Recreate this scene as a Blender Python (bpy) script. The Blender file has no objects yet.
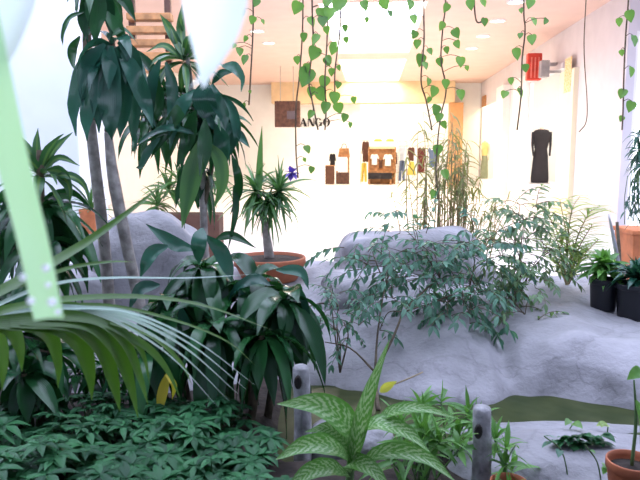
import bpy, math, random
from mathutils import Vector as V, Matrix, noise
random.seed(7)
R = random.uniform
C = bpy.context.scene.collection
WM = {}
EYE, F, PITCH = 1.4, 660.0, math.atan(88 / 660)
CT, ST = math.cos(PITCH), math.sin(PITCH)
YAW = -math.atan(52 / 660)
RM = Matrix.Rotation(YAW, 4, 'Z')
RMI = RM.inverted()

# ------------------------------------------------------------------ camera space to place
def ray(px, py):
    u, v = (px - 320) / F, (240 - py) / F
    return V((u, CT + v * ST, -ST + v * CT))
def P(px, py, d):                       # point at distance d straight ahead
    r = ray(px, py); return V((0, 0, EYE)) + r * (d / r.y)
def G(px, py, z=0.0):                   # point on the level z
    r = ray(px, py); return V((0, 0, EYE)) + r * ((z - EYE) / r.z)
def MP(px, py, Y):                      # the mall's own axes: point on the plane Y
    r = RMI.to_3x3() @ ray(px, py); return V((0, 0, EYE)) + r * (Y / r.y)
def MW(px, py, X):                      # point on the plane X of the mall
    r = RMI.to_3x3() @ ray(px, py); return V((0, 0, EYE)) + r * (X / r.x)

# ------------------------------------------------------------------ mesh builder
PROF = {
 'strap': [.5, .8, .95, 1, 1, .95, .85, .7, .5, .28, .03],
 'lance': [.18, .5, .8, .95, 1, .97, .87, .7, .48, .24, .02],
 'broad': [.16, .55, .85, 1, 1, .93, .8, .62, .4, .18, .02],
 'heart': [.55, .9, 1, 1, .96, .88, .76, .6, .42, .22, .02],
 'blade': [.75, .95, 1, .98, .94, .86, .76, .62, .45, .25, .03],
 'even':  [1] * 11,
}
def prof(name, t):
    p = PROF[name]; x = t * 10; i = min(9, int(x)); return p[i] + (p[i + 1] - p[i]) * (x - i)
def cat(pts, n):                        # smooth curve through points
    pts = [V(p) for p in pts]
    if len(pts) == 2: return [pts[0].lerp(pts[1], i / n) for i in range(n + 1)]
    q = [pts[0] * 2 - pts[1]] + pts + [pts[-1] * 2 - pts[-2]]
    m = len(pts) - 1; out = []
    for k in range(n + 1):
        x = k / n * m; i = min(m - 1, int(x)); t = x - i
        a, b, c, d = q[i:i + 4]
        out.append(.5 * ((2 * b) + (c - a) * t + (2 * a - 5 * b + 4 * c - d) * t * t + (3 * b - a - 3 * c + d) * t ** 3))
    return out
class MB:
    def __init__(s, mall=False): s.v = []; s.f = []; s.uv = []; s.mall = mall
    def face(s, idx, uv=None): s.f.append(idx); s.uv.append(uv or [(0, 0)] * len(idx))
    def rows(s, rows, closed=False):
        n = len(rows[0]); b = len(s.v)
        for r in rows: s.v += r
        for i in range(len(rows) - 1):
            for j in range(n if closed else n - 1):
                k = (j + 1) % n
                u0, u1 = j / max(1, n - 1), (j + 1) / max(1, n - 1)
                v0, v1 = i / (len(rows) - 1), (i + 1) / (len(rows) - 1)
                s.face([b + i * n + j, b + i * n + k, b + (i + 1) * n + k, b + (i + 1) * n + j], [(u0, v0), (u1, v0), (u1, v1), (u0, v1)])
        return b
    def box(s, x0, x1, y0, y1, z0, z1):
        b = len(s.v)
        s.v += [V((x, y, z)) for z in (z0, z1) for y in (y0, y1) for x in (x0, x1)]
        for q in ((0, 2, 3, 1), (4, 5, 7, 6), (0, 1, 5, 4), (2, 6, 7, 3), (0, 4, 6, 2), (1, 3, 7, 5)): s.face([b + i for i in q])
        return s
    def prism(s, poly, d):              # polygon of points pushed along d
        b = len(s.v); n = len(poly); d = V(d)
        s.v += [V(p) for p in poly] + [V(p) + d for p in poly]
        s.face(list(range(b, b + n))); s.face(list(range(b + 2 * n - 1, b + n - 1, -1)))
        for i in range(n):
            j = (i + 1) % n; s.face([b + i, b + n + i, b + n + j, b + j])
        return s
    def tube(s, pts, r, n=8, k=None, caps=True):
        if k is None: k = max(1, (len(pts) - 1) * 4)
        pts = cat(pts, k); rr = r if isinstance(r, (list, tuple)) else [r, r]
        rows = []; side = None
        for i, p in enumerate(pts):
            t = (pts[min(i + 1, k)] - pts[max(i - 1, 0)])
            t = t.normalized() if t.length > 1e-9 else V((0, 0, 1))
            if side is None: side = t.cross(V((.3, .9, .1)) if abs(t.y) < .9 else V((1, 0, 0)))
            side = (side - t * side.dot(t)).normalized(); up = t.cross(side)
            x = i / k * (len(rr) - 1); a = min(len(rr) - 2, int(x)); rad = rr[a] + (rr[a + 1] - rr[a]) * (x - a)
            rows.append([p + (side * math.cos(h) + up * math.sin(h)) * rad for h in [2 * math.pi * q / n for q in range(n)]])
        b = s.rows(rows, True)
        if caps:
            s.face(list(range(b, b + n))[::-1]); s.face(list(range(b + k * n, b + k * n + n)))
        return s
    def lathe(s, c, prof_, n=28, sx=1, sy=1):
        rows = [[V((c[0] + r * sx * math.cos(2 * math.pi * q / n), c[1] + r * sy * math.sin(2 * math.pi * q / n), c[2] + z)) for q in range(n)] for r, z in prof_]
        s.rows(rows, True); return s
    def leafpts(s, sp, W, side, pr='lance', fold=.3, wave=0.0):
        n = len(sp) - 1; rows = []; ph = R(0, 6)
        for i, p in enumerate(sp):
            t = (sp[min(i + 1, n)] - sp[max(i - 1, 0)])
            t = t.normalized() if t.length > 1e-9 else V((0, 0, -1))
            sd = side - t * side.dot(t)
            if sd.length < 1e-4: sd = t.orthogonal()
            sd.normalize(); side = sd; nr = sd.cross(t)
            w = W * .5 * prof(pr, i / n); wv = nr * (wave * W * math.sin(i * 1.7 + ph))
            rows.append([p - sd * w + nr * (w * fold) + wv, p - sd * (w * .5) + nr * (w * fold * .35) + wv * .5, p,
                         p + sd * (w * .5) + nr * (w * fold * .35) - wv * .5, p + sd * w + nr * (w * fold) - wv])
        s.rows(rows)
    def leaf(s, base, d, L, W, droop=1.0, seg=8, pr='lance', fold=.3, roll=0.0, wave=0.0):
        d = V(d).normalized(); p = V(base); sp = [p.copy()]
        side = d.cross(V((0, 0, 1)))
        if side.length < .05: side = V((math.cos(roll * 7 + L * 50), math.sin(roll * 7 + L * 50), 0))
        side.normalize()
        if roll: side = Matrix.Rotation(roll, 3, d) @ side
        for i in range(seg):
            d = (d + V((0, 0, -1)) * (droop / seg)).normalized(); p = p + d * (L / seg); sp.append(p.copy())
        s.leafpts(sp, W, side, pr, fold, wave)
    def lp(s, pts, W, nrm=(0, -.85, .5), pr='lance', fold=.3, wave=0.03, seg=12):   # leaf along given points
        sp = cat(pts, seg); t = (sp[-1] - sp[0]).normalized(); n = V(nrm)
        side = t.cross(n)
        if side.length < .05: side = V((1, 0, 0))
        s.leafpts(sp, W, side.normalized(), pr, fold, wave)
    def build(s, name, mat, parent=None, smooth=True, org=None, bevel=0):
        vs = [RM @ p for p in s.v] if s.mall else s.v
        if parent is not None: m = WM[parent]
        else:
            if org is None:
                n = len(vs); org = V((sum(p.x for p in vs) / n, sum(p.y for p in vs) / n, min(p.z for p in vs)))
            m = Matrix.Translation(org)
            if s.mall: m = m @ RM
        inv = m.inverted()
        me = bpy.data.meshes.new(name); me.from_pydata([inv @ p for p in vs], [], s.f)
        ul = me.uv_layers.new(name='UVMap'); flat = [c for q in s.uv for uv in q for c in uv]
        ul.data.foreach_set('uv', flat)
        me.polygons.foreach_set('use_smooth', [smooth] * len(me.polygons))
        me.materials.append(mat); me.update()
        o = bpy.data.objects.new(name, me); C.objects.link(o)
        if parent is not None: o.parent = parent; WM[o] = m
        else: o.matrix_world = m; WM[o] = m
        if bevel:
            b = o.modifiers.new('bevel', 'BEVEL'); b.width = bevel; b.segments = 2; b.limit_method = 'ANGLE'
        return o
def thing(name, label, cat_, loc, group=None, mall=False):
    o = bpy.data.objects.new(name, None); C.objects.link(o); o.empty_display_size = .05
    m = (Matrix.Translation(RM @ V(loc)) @ RM) if mall else Matrix.Translation(V(loc))
    o.matrix_world = m; WM[o] = m
    return tag(o, label, cat_, group)
def tag(o, label, cat_, group=None):
    o['label'] = label; o['category'] = cat_
    if group: o['group'] = group
    return o
def struct(o): o['kind'] = 'structure'; return o
def dup(root, loc=None, rz=0, sc=1.0, label=None, mall=False):
    c = root.copy(); C.objects.link(c)
    if loc is not None:
        m = (Matrix.Translation(RM @ V(loc)) @ RM) if mall else Matrix.Translation(V(loc))
        c.matrix_world = m @ Matrix.Rotation(rz, 4, 'Z') @ Matrix.Scale(sc, 4)
    if label: c['label'] = label
    for ch in list(root.children):
        k = ch.copy(); C.objects.link(k); k.parent = c
        for g in list(ch.children):
            q = g.copy(); C.objects.link(q); q.parent = k
    return c

# ------------------------------------------------------------------ materials
def newmat(name):
    m = bpy.data.materials.new(name); m.use_nodes = True; nt = m.node_tree
    return m, nt, nt.nodes['Principled BSDF'], nt.nodes['Material Output']
def ramp(nt, fac, stops):
    r = nt.nodes.new('ShaderNodeValToRGB'); e = r.color_ramp.elements
    while len(e) < len(stops): e.new(.5)
    for k, (p, c) in enumerate(stops): e[k].position = p; e[k].color = (*c, 1)
    nt.links.new(fac, r.inputs[0]); return r.outputs[0]
def mix(nt, fac, a, b, mode='MIX'):
    x = nt.nodes.new('ShaderNodeMix'); x.data_type = 'RGBA'; x.blend_type = mode
    for s, k in ((fac, 0), (a, 6), (b, 7)):
        if hasattr(s, 'links'): nt.links.new(s, x.inputs[k])
        elif k == 0: x.inputs[0].default_value = s
        else: x.inputs[k].default_value = (*s, 1)
    return x.outputs[2]
def math_(nt, op, a, b=0.0):
    x = nt.nodes.new('ShaderNodeMath'); x.operation = op
    for s, k in ((a, 0), (b, 1)):
        if hasattr(s, 'links'): nt.links.new(s, x.inputs[k])
        else: x.inputs[k].default_value = s
    return x.outputs[0]
def leafmat(name, a, b, rough=.35, trans=.3, stripe=None, sw=.16, spec=.5, bump=.0):
    m, nt, bs, out = newmat(name)
    geo = nt.nodes.new('ShaderNodeNewGeometry'); tc = nt.nodes.new('ShaderNodeTexCoord')
    nz = nt.nodes.new('ShaderNodeTexNoise'); nz.inputs['Scale'].default_value = 9
    nt.links.new(tc.outputs['Object'], nz.inputs['Vector'])
    f = math_(nt, 'ADD', math_(nt, 'MULTIPLY', geo.outputs['Random Per Island'], .75), math_(nt, 'MULTIPLY', nz.outputs['Fac'], .25))
    col = mix(nt, f, a, b)
    sx = nt.nodes.new('ShaderNodeSeparateXYZ'); nt.links.new(tc.outputs['UV'], sx.inputs[0])
    mid = math_(nt, 'ABSOLUTE', math_(nt, 'SUBTRACT', sx.outputs[0], .5))
    if stripe:
        k = ramp(nt, mid, [(0, (1, 1, 1)), (sw * .6, (.85, .85, .85)), (sw, (0, 0, 0))])
        col = mix(nt, math_(nt, 'MULTIPLY', k, .8), col, stripe)
    nt.links.new(col, bs.inputs['Base Color'])
    bs.inputs['Roughness'].default_value = rough; bs.inputs['Specular IOR Level'].default_value = spec
    wv = nt.nodes.new('ShaderNodeTexWave'); wv.inputs['Scale'].default_value = 3.5; wv.inputs['Distortion'].default_value = .6; wv.bands_direction = 'X'
    nt.links.new(tc.outputs['UV'], wv.inputs['Vector'])
    bp = nt.nodes.new('ShaderNodeBump'); bp.inputs['Strength'].default_value = .12; bp.inputs['Distance'].default_value = .01
    nt.links.new(wv.outputs['Fac'], bp.inputs['Height']); nt.links.new(bp.outputs[0], bs.inputs['Normal'])
    if trans:
        tr = nt.nodes.new('ShaderNodeBsdfTranslucent'); ms = nt.nodes.new('ShaderNodeMixShader'); ms.inputs[0].default_value = trans
        nt.links.new(mix(nt, .5, col, (min(1, b[0] * 2.2), min(1, b[1] * 2.2), b[2])), tr.inputs[0])
        nt.links.new(bs.outputs[0], ms.inputs[1]); nt.links.new(tr.outputs[0], ms.inputs[2]); nt.links.new(ms.outputs[0], out.inputs[0])
    return m
def solid(name, c, rough=.6, var=.12, scale=6, bump=0.0, spec=.4, c2=None, metal=0):
    m, nt, bs, out = newmat(name)
    tc = nt.nodes.new('ShaderNodeTexCoord'); nz = nt.nodes.new('ShaderNodeTexNoise')
    nz.inputs['Scale'].default_value = scale; nz.inputs['Detail'].default_value = 6
    nt.links.new(tc.outputs['Object'], nz.inputs['Vector'])
    lo = c2 or tuple(x * (1 - var) for x in c); hi = tuple(min(1, x * (1 + (0 if c2 else var))) for x in c)
    nt.links.new(ramp(nt, nz.outputs['Fac'], [(.35, lo), (.65, hi)]), bs.inputs['Base Color'])
    bs.inputs['Roughness'].default_value = rough; bs.inputs['Specular IOR Level'].default_value = spec; bs.inputs['Metallic'].default_value = metal
    if bump:
        bp = nt.nodes.new('ShaderNodeBump'); bp.inputs['Strength'].default_value = bump; bp.inputs['Distance'].default_value = .02
        nt.links.new(nz.outputs['Fac'], bp.inputs['Height']); nt.links.new(bp.outputs[0], bs.inputs['Normal'])
    return m
def emit(name, c, s):
    m, nt, bs, out = newmat(name)
    bs.inputs['Base Color'].default_value = (*c, 1); bs.inputs['Emission Color'].default_value = (*c, 1); bs.inputs['Emission Strength'].default_value = s
    return m
def rockmat():
    m, nt, bs, out = newmat('rock')
    tc = nt.nodes.new('ShaderNodeTexCoord')
    a = nt.nodes.new('ShaderNodeTexNoise'); a.inputs['Scale'].default_value = 1.7; a.inputs['Detail'].default_value = 8; a.inputs['Roughness'].default_value = .6
    b = nt.nodes.new('ShaderNodeTexNoise'); b.inputs['Scale'].default_value = 28; b.inputs['Detail'].default_value = 5
    w = nt.nodes.new('ShaderNodeTexVoronoi'); w.feature = 'DISTANCE_TO_EDGE'; w.inputs['Scale'].default_value = 1.3
    wn = nt.nodes.new('ShaderNodeVectorMath'); wn.operation = 'MULTIPLY_ADD'; wn.inputs[1].default_value = (.5, .5, .5)
    nt.links.new(a.outputs['Color'], wn.inputs[0]); nt.links.new(tc.outputs['Object'], wn.inputs[2]); nt.links.new(wn.outputs[0], w.inputs['Vector'])
    for n in (a, b): nt.links.new(tc.outputs['Object'], n.inputs['Vector'])
    col = ramp(nt, a.outputs['Fac'], [(.28, (.19, .18, .185)), (.45, (.28, .27, .285)), (.6, (.36, .345, .37)), (.75, (.46, .44, .475))])
    crack = ramp(nt, w.outputs['Distance'], [(0, (1, 1, 1)), (.02, (0, 0, 0))])
    col = mix(nt, math_(nt, 'MULTIPLY', crack, .22), col, (.1, .095, .1))
    col = mix(nt, math_(nt, 'MULTIPLY', b.outputs['Fac'], .2), col, (.22, .21, .21))
    nt.links.new(col, bs.inputs['Base Color']); bs.inputs['Roughness'].default_value = .75; bs.inputs['Specular IOR Level'].default_value = .25
    bp = nt.nodes.new('ShaderNodeBump'); bp.inputs['Strength'].default_value = .5; bp.inputs['Distance'].default_value = .035
    h = math_(nt, 'SUBTRACT', math_(nt, 'ADD', math_(nt, 'MULTIPLY', a.outputs['Fac'], 2), math_(nt, 'MULTIPLY', b.outputs['Fac'], .4)), math_(nt, 'MULTIPLY', crack, .1))
    nt.links.new(h, bp.inputs['Height']); nt.links.new(bp.outputs[0], bs.inputs['Normal'])
    return m
def dieffmat():
    m, nt, bs, out = newmat('variegated_leaf')
    tc = nt.nodes.new('ShaderNodeTexCoord'); sx = nt.nodes.new('ShaderNodeSeparateXYZ'); nt.links.new(tc.outputs['UV'], sx.inputs[0])
    mid = math_(nt, 'ABSOLUTE', math_(nt, 'SUBTRACT', sx.outputs[0], .5))
    nz = nt.nodes.new('ShaderNodeTexNoise'); nz.inputs['Scale'].default_value = 14; nt.links.new(tc.outputs['UV'], nz.inputs['Vector'])
    ph = math_(nt, 'ADD', math_(nt, 'SUBTRACT', math_(nt, 'MULTIPLY', sx.outputs[1], 80), math_(nt, 'MULTIPLY', mid, 26)), math_(nt, 'MULTIPLY', nz.outputs['Fac'], 11))
    s = math_(nt, 'SINE', ph)
    s = math_(nt, 'MULTIPLY_ADD', s, .5); s.node.inputs[2].default_value = .5
    k = ramp(nt, s, [(.45, (0, 0, 0)), (.8, (1, 1, 1))])
    edge = ramp(nt, mid, [(.0, (.6, .6, .6)), (.06, (1, 1, 1)), (.34, (1, 1, 1)), (.46, (0, 0, 0))])
    f = math_(nt, 'MULTIPLY', k, edge)
    col = mix(nt, math_(nt, 'MULTIPLY', f, .8), (.10, .28, .04), (.40, .55, .28))
    nt.links.new(col, bs.inputs['Base Color']); bs.inputs['Roughness'].default_value = .35
    tr = nt.nodes.new('ShaderNodeBsdfTranslucent'); ms = nt.nodes.new('ShaderNodeMixShader'); ms.inputs[0].default_value = .3
    nt.links.new(col, tr.inputs[0]); nt.links.new(bs.outputs[0], ms.inputs[1]); nt.links.new(tr.outputs[0], ms.inputs[2]); nt.links.new(ms.outputs[0], out.inputs[0])
    return m
def watermat():
    m, nt, bs, out = newmat('pond_water')
    tc = nt.nodes.new('ShaderNodeTexCoord'); nz = nt.nodes.new('ShaderNodeTexNoise'); nz.inputs['Scale'].default_value = 5
    nt.links.new(tc.outputs['Object'], nz.inputs['Vector'])
    nt.links.new(ramp(nt, nz.outputs['Fac'], [(.35, (.03, .042, .014)), (.65, (.055, .065, .025))]), bs.inputs['Base Color'])
    bs.inputs['Roughness'].default_value = .3; bs.inputs['IOR'].default_value = 1.33; bs.inputs['Specular IOR Level'].default_value = .12
    bp = nt.nodes.new('ShaderNodeBump'); bp.inputs['Strength'].default_value = .12; bp.inputs['Distance'].default_value = .03
    nt.links.new(nz.outputs['Fac'], bp.inputs['Height']); nt.links.new(bp.outputs[0], bs.inputs['Normal'])
    return m
def tilemat():
    m, nt, bs, out = newmat('floor_tile')
    tc = nt.nodes.new('ShaderNodeTexCoord'); b = nt.nodes.new('ShaderNodeTexBrick'); b.offset = 0
    for k, v in (('Scale', 1.0), ('Mortar Size', .004), ('Brick Width', .6), ('Row Height', .6)): b.inputs[k].default_value = v
    b.inputs['Color1'].default_value = (.80, .78, .75, 1); b.inputs['Color2'].default_value = (.84, .82, .79, 1); b.inputs['Mortar'].default_value = (.7, .68, .65, 1)
    nt.links.new(tc.outputs['Object'], b.inputs['Vector']); nt.links.new(b.outputs['Color'], bs.inputs['Base Color'])
    bs.inputs['Roughness'].default_value = .3
    return m
ROCK = rockmat(); DIEFF = dieffmat(); WATER = watermat(); TILE = tilemat()
DRAC = leafmat('dracaena_leaf', (.005, .035, .014), (.028, .12, .035), .2, .14)
DRAC_BLUE = leafmat('dracaena_leaf_glossy', (.008, .050, .035), (.035, .135, .085), .2, .14)
CORN = leafmat('striped_dracaena_leaf', (.02, .075, .03), (.05, .15, .05), .3, .2, stripe=(.14, .25, .05))
YUCCA = leafmat('yucca_leaf', (.03, .09, .045), (.09, .22, .06), .35, .25)
FICUS = leafmat('fig_leaf', (.008, .045, .035), (.11, .27, .18), .28, .3, spec=.35)
FICUS_LT = leafmat('young_fig_leaf', (.05, .12, .07), (.17, .28, .12), .35, .3)
POTHOS = leafmat('ivy_leaf', (.03, .11, .035), (.16, .34, .06), .35, .3)
PALM = leafmat('palm_leaflet', (.02, .075, .006), (.075, .18, .02), .35, .3)
ARECA = leafmat('areca_leaflet', (.12, .24, .06), (.36, .46, .15), .4, .35)
NEARP = leafmat('near_palm_blade', (.3, .62, .3), (.4, .75, .42), .3, .35)
NEAR_SUNLIT = leafmat('sunlit_palm_blade', (.78, .9, .84), (.86, .95, .9), .3, .5)  # near-white colour carries the overexposed sunlight on these green blades
PALE = leafmat('silvery_blade', (.24, .36, .30), (.36, .48, .42), .3, .2)
SCHEF = leafmat('umbrella_leaflet', (.005, .035, .015), (.05, .19, .07), .42, .15, spec=.25)
GRASS = leafmat('broad_grass_leaf', (.05, .16, .035), (.14, .33, .07), .4, .3)
BAMB = leafmat('bamboo_leaf', (.07, .14, .05), (.26, .26, .09), .5, .3)
YELLOW = leafmat('yellowed_leaf', (.55, .42, .03), (.65, .5, .05), .4, .3)
BLACKP = solid('black_plastic', (.012, .013, .018), .35)
TERRA = solid('terracotta', (.42, .13, .06), .7, .15, 10, .1)
TERRA_O = solid('orange_terracotta', (.62, .2, .08), .7, .15, 10, .1)
SOIL = solid('soil', (.035, .025, .02), .95, .4, 14, .8)
BARK = solid('pale_bark', (.36, .32, .29), .85, .3, 18, .6)
BARKD = solid('brown_bark', (.12, .09, .06), .85, .35, 20, .6)
STEMG = solid('green_stem', (.08, .15, .05), .6, .25, 20)
CANE = solid('tan_cane', (.36, .27, .14), .6, .3, 12)
POSTW = solid('weathered_post', (.30, .29, .30), .85, .35, 16, .9)
POSTD = solid('post_knot', (.025, .02, .018), .9)
WHITE = solid('white_paint', (.84, .83, .82), .55, .02, 3)
PILLARW = solid('pillar_paint', (.82, .84, .86), .5, .02, 3)
BLOCKW = solid('light_block_grey', (.22, .23, .26), .8, .1, 4)  # dark grey for the added light-blocking walls, keeps bounced fill low
LAV = solid('lavender_paint', (.66, .62, .66), .6, .03, 3)
CREAM = solid('cream_paint', (.86, .78, .58), .55, .04, 3)
PINK = solid('ceiling_plaster', (.68, .48, .42), .8, .03, 2)
TANS = solid('tan_soffit', (.72, .53, .32), .6, .1, 2)
OCHRE = solid('ochre_column', (.60, .30, .13), .6, .12, 3)
DARKW = solid('dark_brown_wood', (.10, .045, .03), .5, .4, 8)
MIDW = solid('warm_wood', (.42, .2, .08), .55, .3, 8)
BLACKC = solid('black_cloth', (.016, .014, .018), .85)
BROWNC = solid('brown_cloth', (.10, .045, .03), .85)
REDBR = solid('dark_red_cloth', (.13, .035, .03), .85)
WHITEC = solid('white_cloth', (.85, .84, .82), .85, .05)
YELC = solid('yellow_cloth', (.72, .52, .10), .85)
DENIM = solid('blue_denim', (.12, .17, .30), .85)
PALEB = solid('pale_blue_cloth', (.5, .58, .7), .85)
TANC = solid('tan_cloth', (.62, .48, .2), .85)
GREYG = solid('grey_green_cloth', (.20, .22, .15), .85)
SKIN = solid('mannequin_shell', (.72, .5, .42), .5)
METAL = solid('grey_metal', (.45, .45, .47), .4, metal=.8)
GREY = solid('grey_plastic', (.32, .31, .32), .5)
RED = solid('red_plastic', (.62, .05, .03), .45)
REDL = solid('pale_red_plastic', (.78, .22, .16), .45)
INK = solid('black_letters', (.01, .01, .012), .5)
PURPLE = solid('violet_petals', (.19, .12, .55), .6)
PATT = solid('orange_mosaic', (.72, .42, .12), .6, scale=22, c2=(.8, .7, .5))
BLUEG = solid('blue_grey_bar', (.28, .30, .42), .5)
SKYP = emit('skylight_glass', (1, .98, .95), 2.2)
LAMPE = emit('lamp_diffuser', (1, .96, .9), 3.0)
LITW = emit('frosted_window', (.93, .96, 1), .75)

# ================================================================== the mall
H, W, D = 4.2, 4.4, 28.0
struct(MB(True).box(-9, 10, 5.9, 36, -.06, 0).build('floor', TILE, smooth=False, org=V((0, 0, 0))))
def ceil_rects():
    mb = MB(True)
    xs, ys = (-1.06, 1.0), ((13.0, 19.4), (20.8, 27.0))
    mb.box(-9, xs[0], 9.5, 34, H, H + .12); mb.box(xs[1], 10, 9.5, 34, H, H + .12)
    for a, b in ((9.5, 13.0), (19.4, 20.8), (27.0, 34)): mb.box(xs[0], xs[1], a, b, H, H + .12)
    return mb
struct(ceil_rects().build('ceiling', PINK, smooth=False))
for k, (a, b) in enumerate(((13.0, 19.4), (20.8, 27.0))):
    x0, x1 = -1.06, 1.0
    mb = MB(True)
    mb.box(x0 - .05, x0, a, b, H + .12, H + .6).box(x1, x1 + .05, a, b, H + .12, H + .6).box(x0, x1, a - .05, a, H + .12, H + .6).box(x0, x1, b, b + .05, H + .12, H + .6)
    t = struct(mb.build('window_%d' % (k + 1), WHITE, smooth=False))
    MB(True).box(x0, x1, a, b, H + .56, H + .6).build('pane', SKYP, t, smooth=False)
    fr = MB(True)
    for q in ((.34, .68) if k == 0 else (.33, .66)): fr.box(x0, x1, a + (b - a) * q - .035, a + (b - a) * q + .035, H + .16, H + .3)
    fr.build('glazing_bar', BLUEG if k == 0 else WHITE, t, smooth=False)
# walls
wl = MB(True).box(-7.2, -7, 9.5, 28, 0, H)
struct(wl.build('wall_left', WHITE, smooth=False))
zs = MP(300, 104, D).z
xl, xa, xb, xc, xd = (MP(p, 150, D).x for p in (275, 325, 351, 360, 449))
bw = MB(True).box(-7, xa, D, D + .2, 0, H).box(xb, xc, D - .1, D + .25, 0, zs).box(xa, xd, D, D + .2, zs, H).box(xd, 7.5, D, D + .2, 0, H)
bw.box(xa, xb, D, D + .2, MP(300, 130, D).z, zs)
struct(bw.build('wall_back', WHITE, smooth=False))
sf = MB(True).box(xl, MP(455, 100, D - .9).x, D - .9, D, MP(300, 103, D - .9).z, H)
struct(sf.build('trim_1', TANS, smooth=False))
struct(MB(True).box(MP(450, 100, D - .5).x, MP(463, 100, D - .5).x, D - .7, D, 0, MP(300, 103, D - .9).z).build('trim_2', OCHRE, smooth=False))
shop = MB(True).box(-6, 7, 33, 33.2, 0, H).box(-6.2, -6, D + .2, 33.2, 0, H).box(7, 7.2, D + .2, 33.2, 0, H)
struct(shop.build('wall_shop', WHITE, smooth=False))
# right wall with two shop windows
yA0, yA1 = MW(560, 150, W).y, MW(528, 150, W).y
yB0, yB1 = MW(499, 150, W).y, MW(478, 150, W).y
zA = MW(528, 84, W).z
yR = 12.5
rw = MB(True)
rw.box(W, W + .08, yR, yA0, 0, H).box(W, W + .08, yA1, yB0, 0, H).box(W, W + .08, yB1, 28, 0, H)
rw.box(W, W + .08, yA0, yA1, zA, H).box(W, W + .08, yB0, yB1, 3.2, H).box(W, W + .08, yA0, yA1, 0, .5)
struct(rw.build('wall_right', LAV, smooth=False))
pil = MB(True)
for p0, p1, m in ((501, 508, .22), (515, 527, .12)):
    a, b = MW(p1, 150, W).y, MW(p0, 150, W).y
    pil.box(W - m, W, a, b, 0, 3.55)
struct(pil.build('trim_3', WHITE, smooth=False))
a, b = MW(575, 150, W).y, MW(561, 150, W).y
struct(MB(True).box(W - .1, W, a, b, 0, 3.2).build('trim_4', CREAM, smooth=False))
struct(MB(True).box(W - .06, W, yA0 - .1, yA1 + .1, zA, zA + .12).build('trim_5', LAV, smooth=False))
bx = MB(True)
for y0, y1 in ((yA0 - .8, yA1 + 1.8), (yB0 - .5, yB1 + .3)):
    bx.box(W + 2.4, W + 2.5, y0, y1, 0, H).box(W + .08, W + 2.4, y0 - .1, y0, 0, H).box(W + .08, W + 2.4, y1, y1 + .1, 0, H)
struct(bx.build('wall_window_bay', WHITE, smooth=False))
struct(MB(True).box(W + .08, W + 2.4, yA0 - .8, yA1 + 1.8, .0, .5).build('trim_6', WHITE, smooth=False))
# the return wall at the right with a bright frosted window
zr = MP(620, 34, yR).z
ret = MB(True).box(W, 9.5, yR - .3, yR, zr, H).box(W, 4.55, yR - .3, yR, 0, zr)
struct(ret.build('wall_return', LAV, smooth=False))
wn = struct(MB(True).box(4.55, 4.6, yR - .3, yR - .2, 0, zr).box(6.3, 6.36, yR - .3, yR - .2, 0, zr).build('window_3', WHITE, smooth=False))
MB(True).box(4.6, 6.3, yR - .24, yR - .2, 0, zr).box(6.36, 9.5, yR - .24, yR - .2, 0, zr).build('pane', LITW, wn, smooth=False)
# square white pillar at the left
a, b = P(-40, 150, 7.0).x, P(79, 150, 7.0).x
struct(MB().box(a, b, 7.0, 7.9, 0, 5.2).build('pillar', PILLARW, smooth=False, bevel=.02))

# unseen slab and walls, added so that daylight enters only from overhead
struct(MB().box(-7, 8, -5, 1.6, 5.2, 5.3).build('roof_light_block', BLOCKW, smooth=False))
struct(MB().box(-7, 8, -5.2, -5, 0, 5.3).build('wall_light_block_behind', BLOCKW, smooth=False))
struct(MB().box(-7.2, -7, -5.2, 9.6, 0, 5.3).build('wall_light_block_left', BLOCKW, smooth=False))  # side walls out of view, added to cut off sideways light
struct(MB().box(8, 8.2, -5.2, 11.6, 0, 5.3).build('wall_light_block_right', BLOCKW, smooth=False))
struct(MB(True).box(-9, 10, 9.4, 9.55, H, 5.3).build('trim_8', WHITE, smooth=False))
# ceiling lights
y0 = MP(508, 11, 13).y
lt = thing('ceiling_light', '', 'ceiling light', (2.65, 13.1, H), 'round ceiling lights', True)
MB(True).lathe((2.65, 13.1, H), [(.17, 0), (.17, -.03), (.14, -.03)]).build('rim', WHITE, lt)
MB(True).lathe((2.65, 13.1, H - .02), [(.14, 0), (.0, -.002)]).build('diffuser', LAMPE, lt)
lt['label'] = 'round ceiling light in the right row, first and nearest one'
for (x, y), lb in zip(((2.65, 14.9), (2.65, 16.8), (2.65, 18.7), (-2.7, 15.7), (-2.7, 17.4)),
        ('round ceiling light in the right row, second from the near end', 'round ceiling light in the right row, third from the near end',
         'round ceiling light in the right row, farthest and smallest', 'round ceiling light left of the skylight, nearer of two', 'round ceiling light left of the skylight, farther of two')):
    dup(lt, (x, y, H), label=lb, mall=True)

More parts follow.
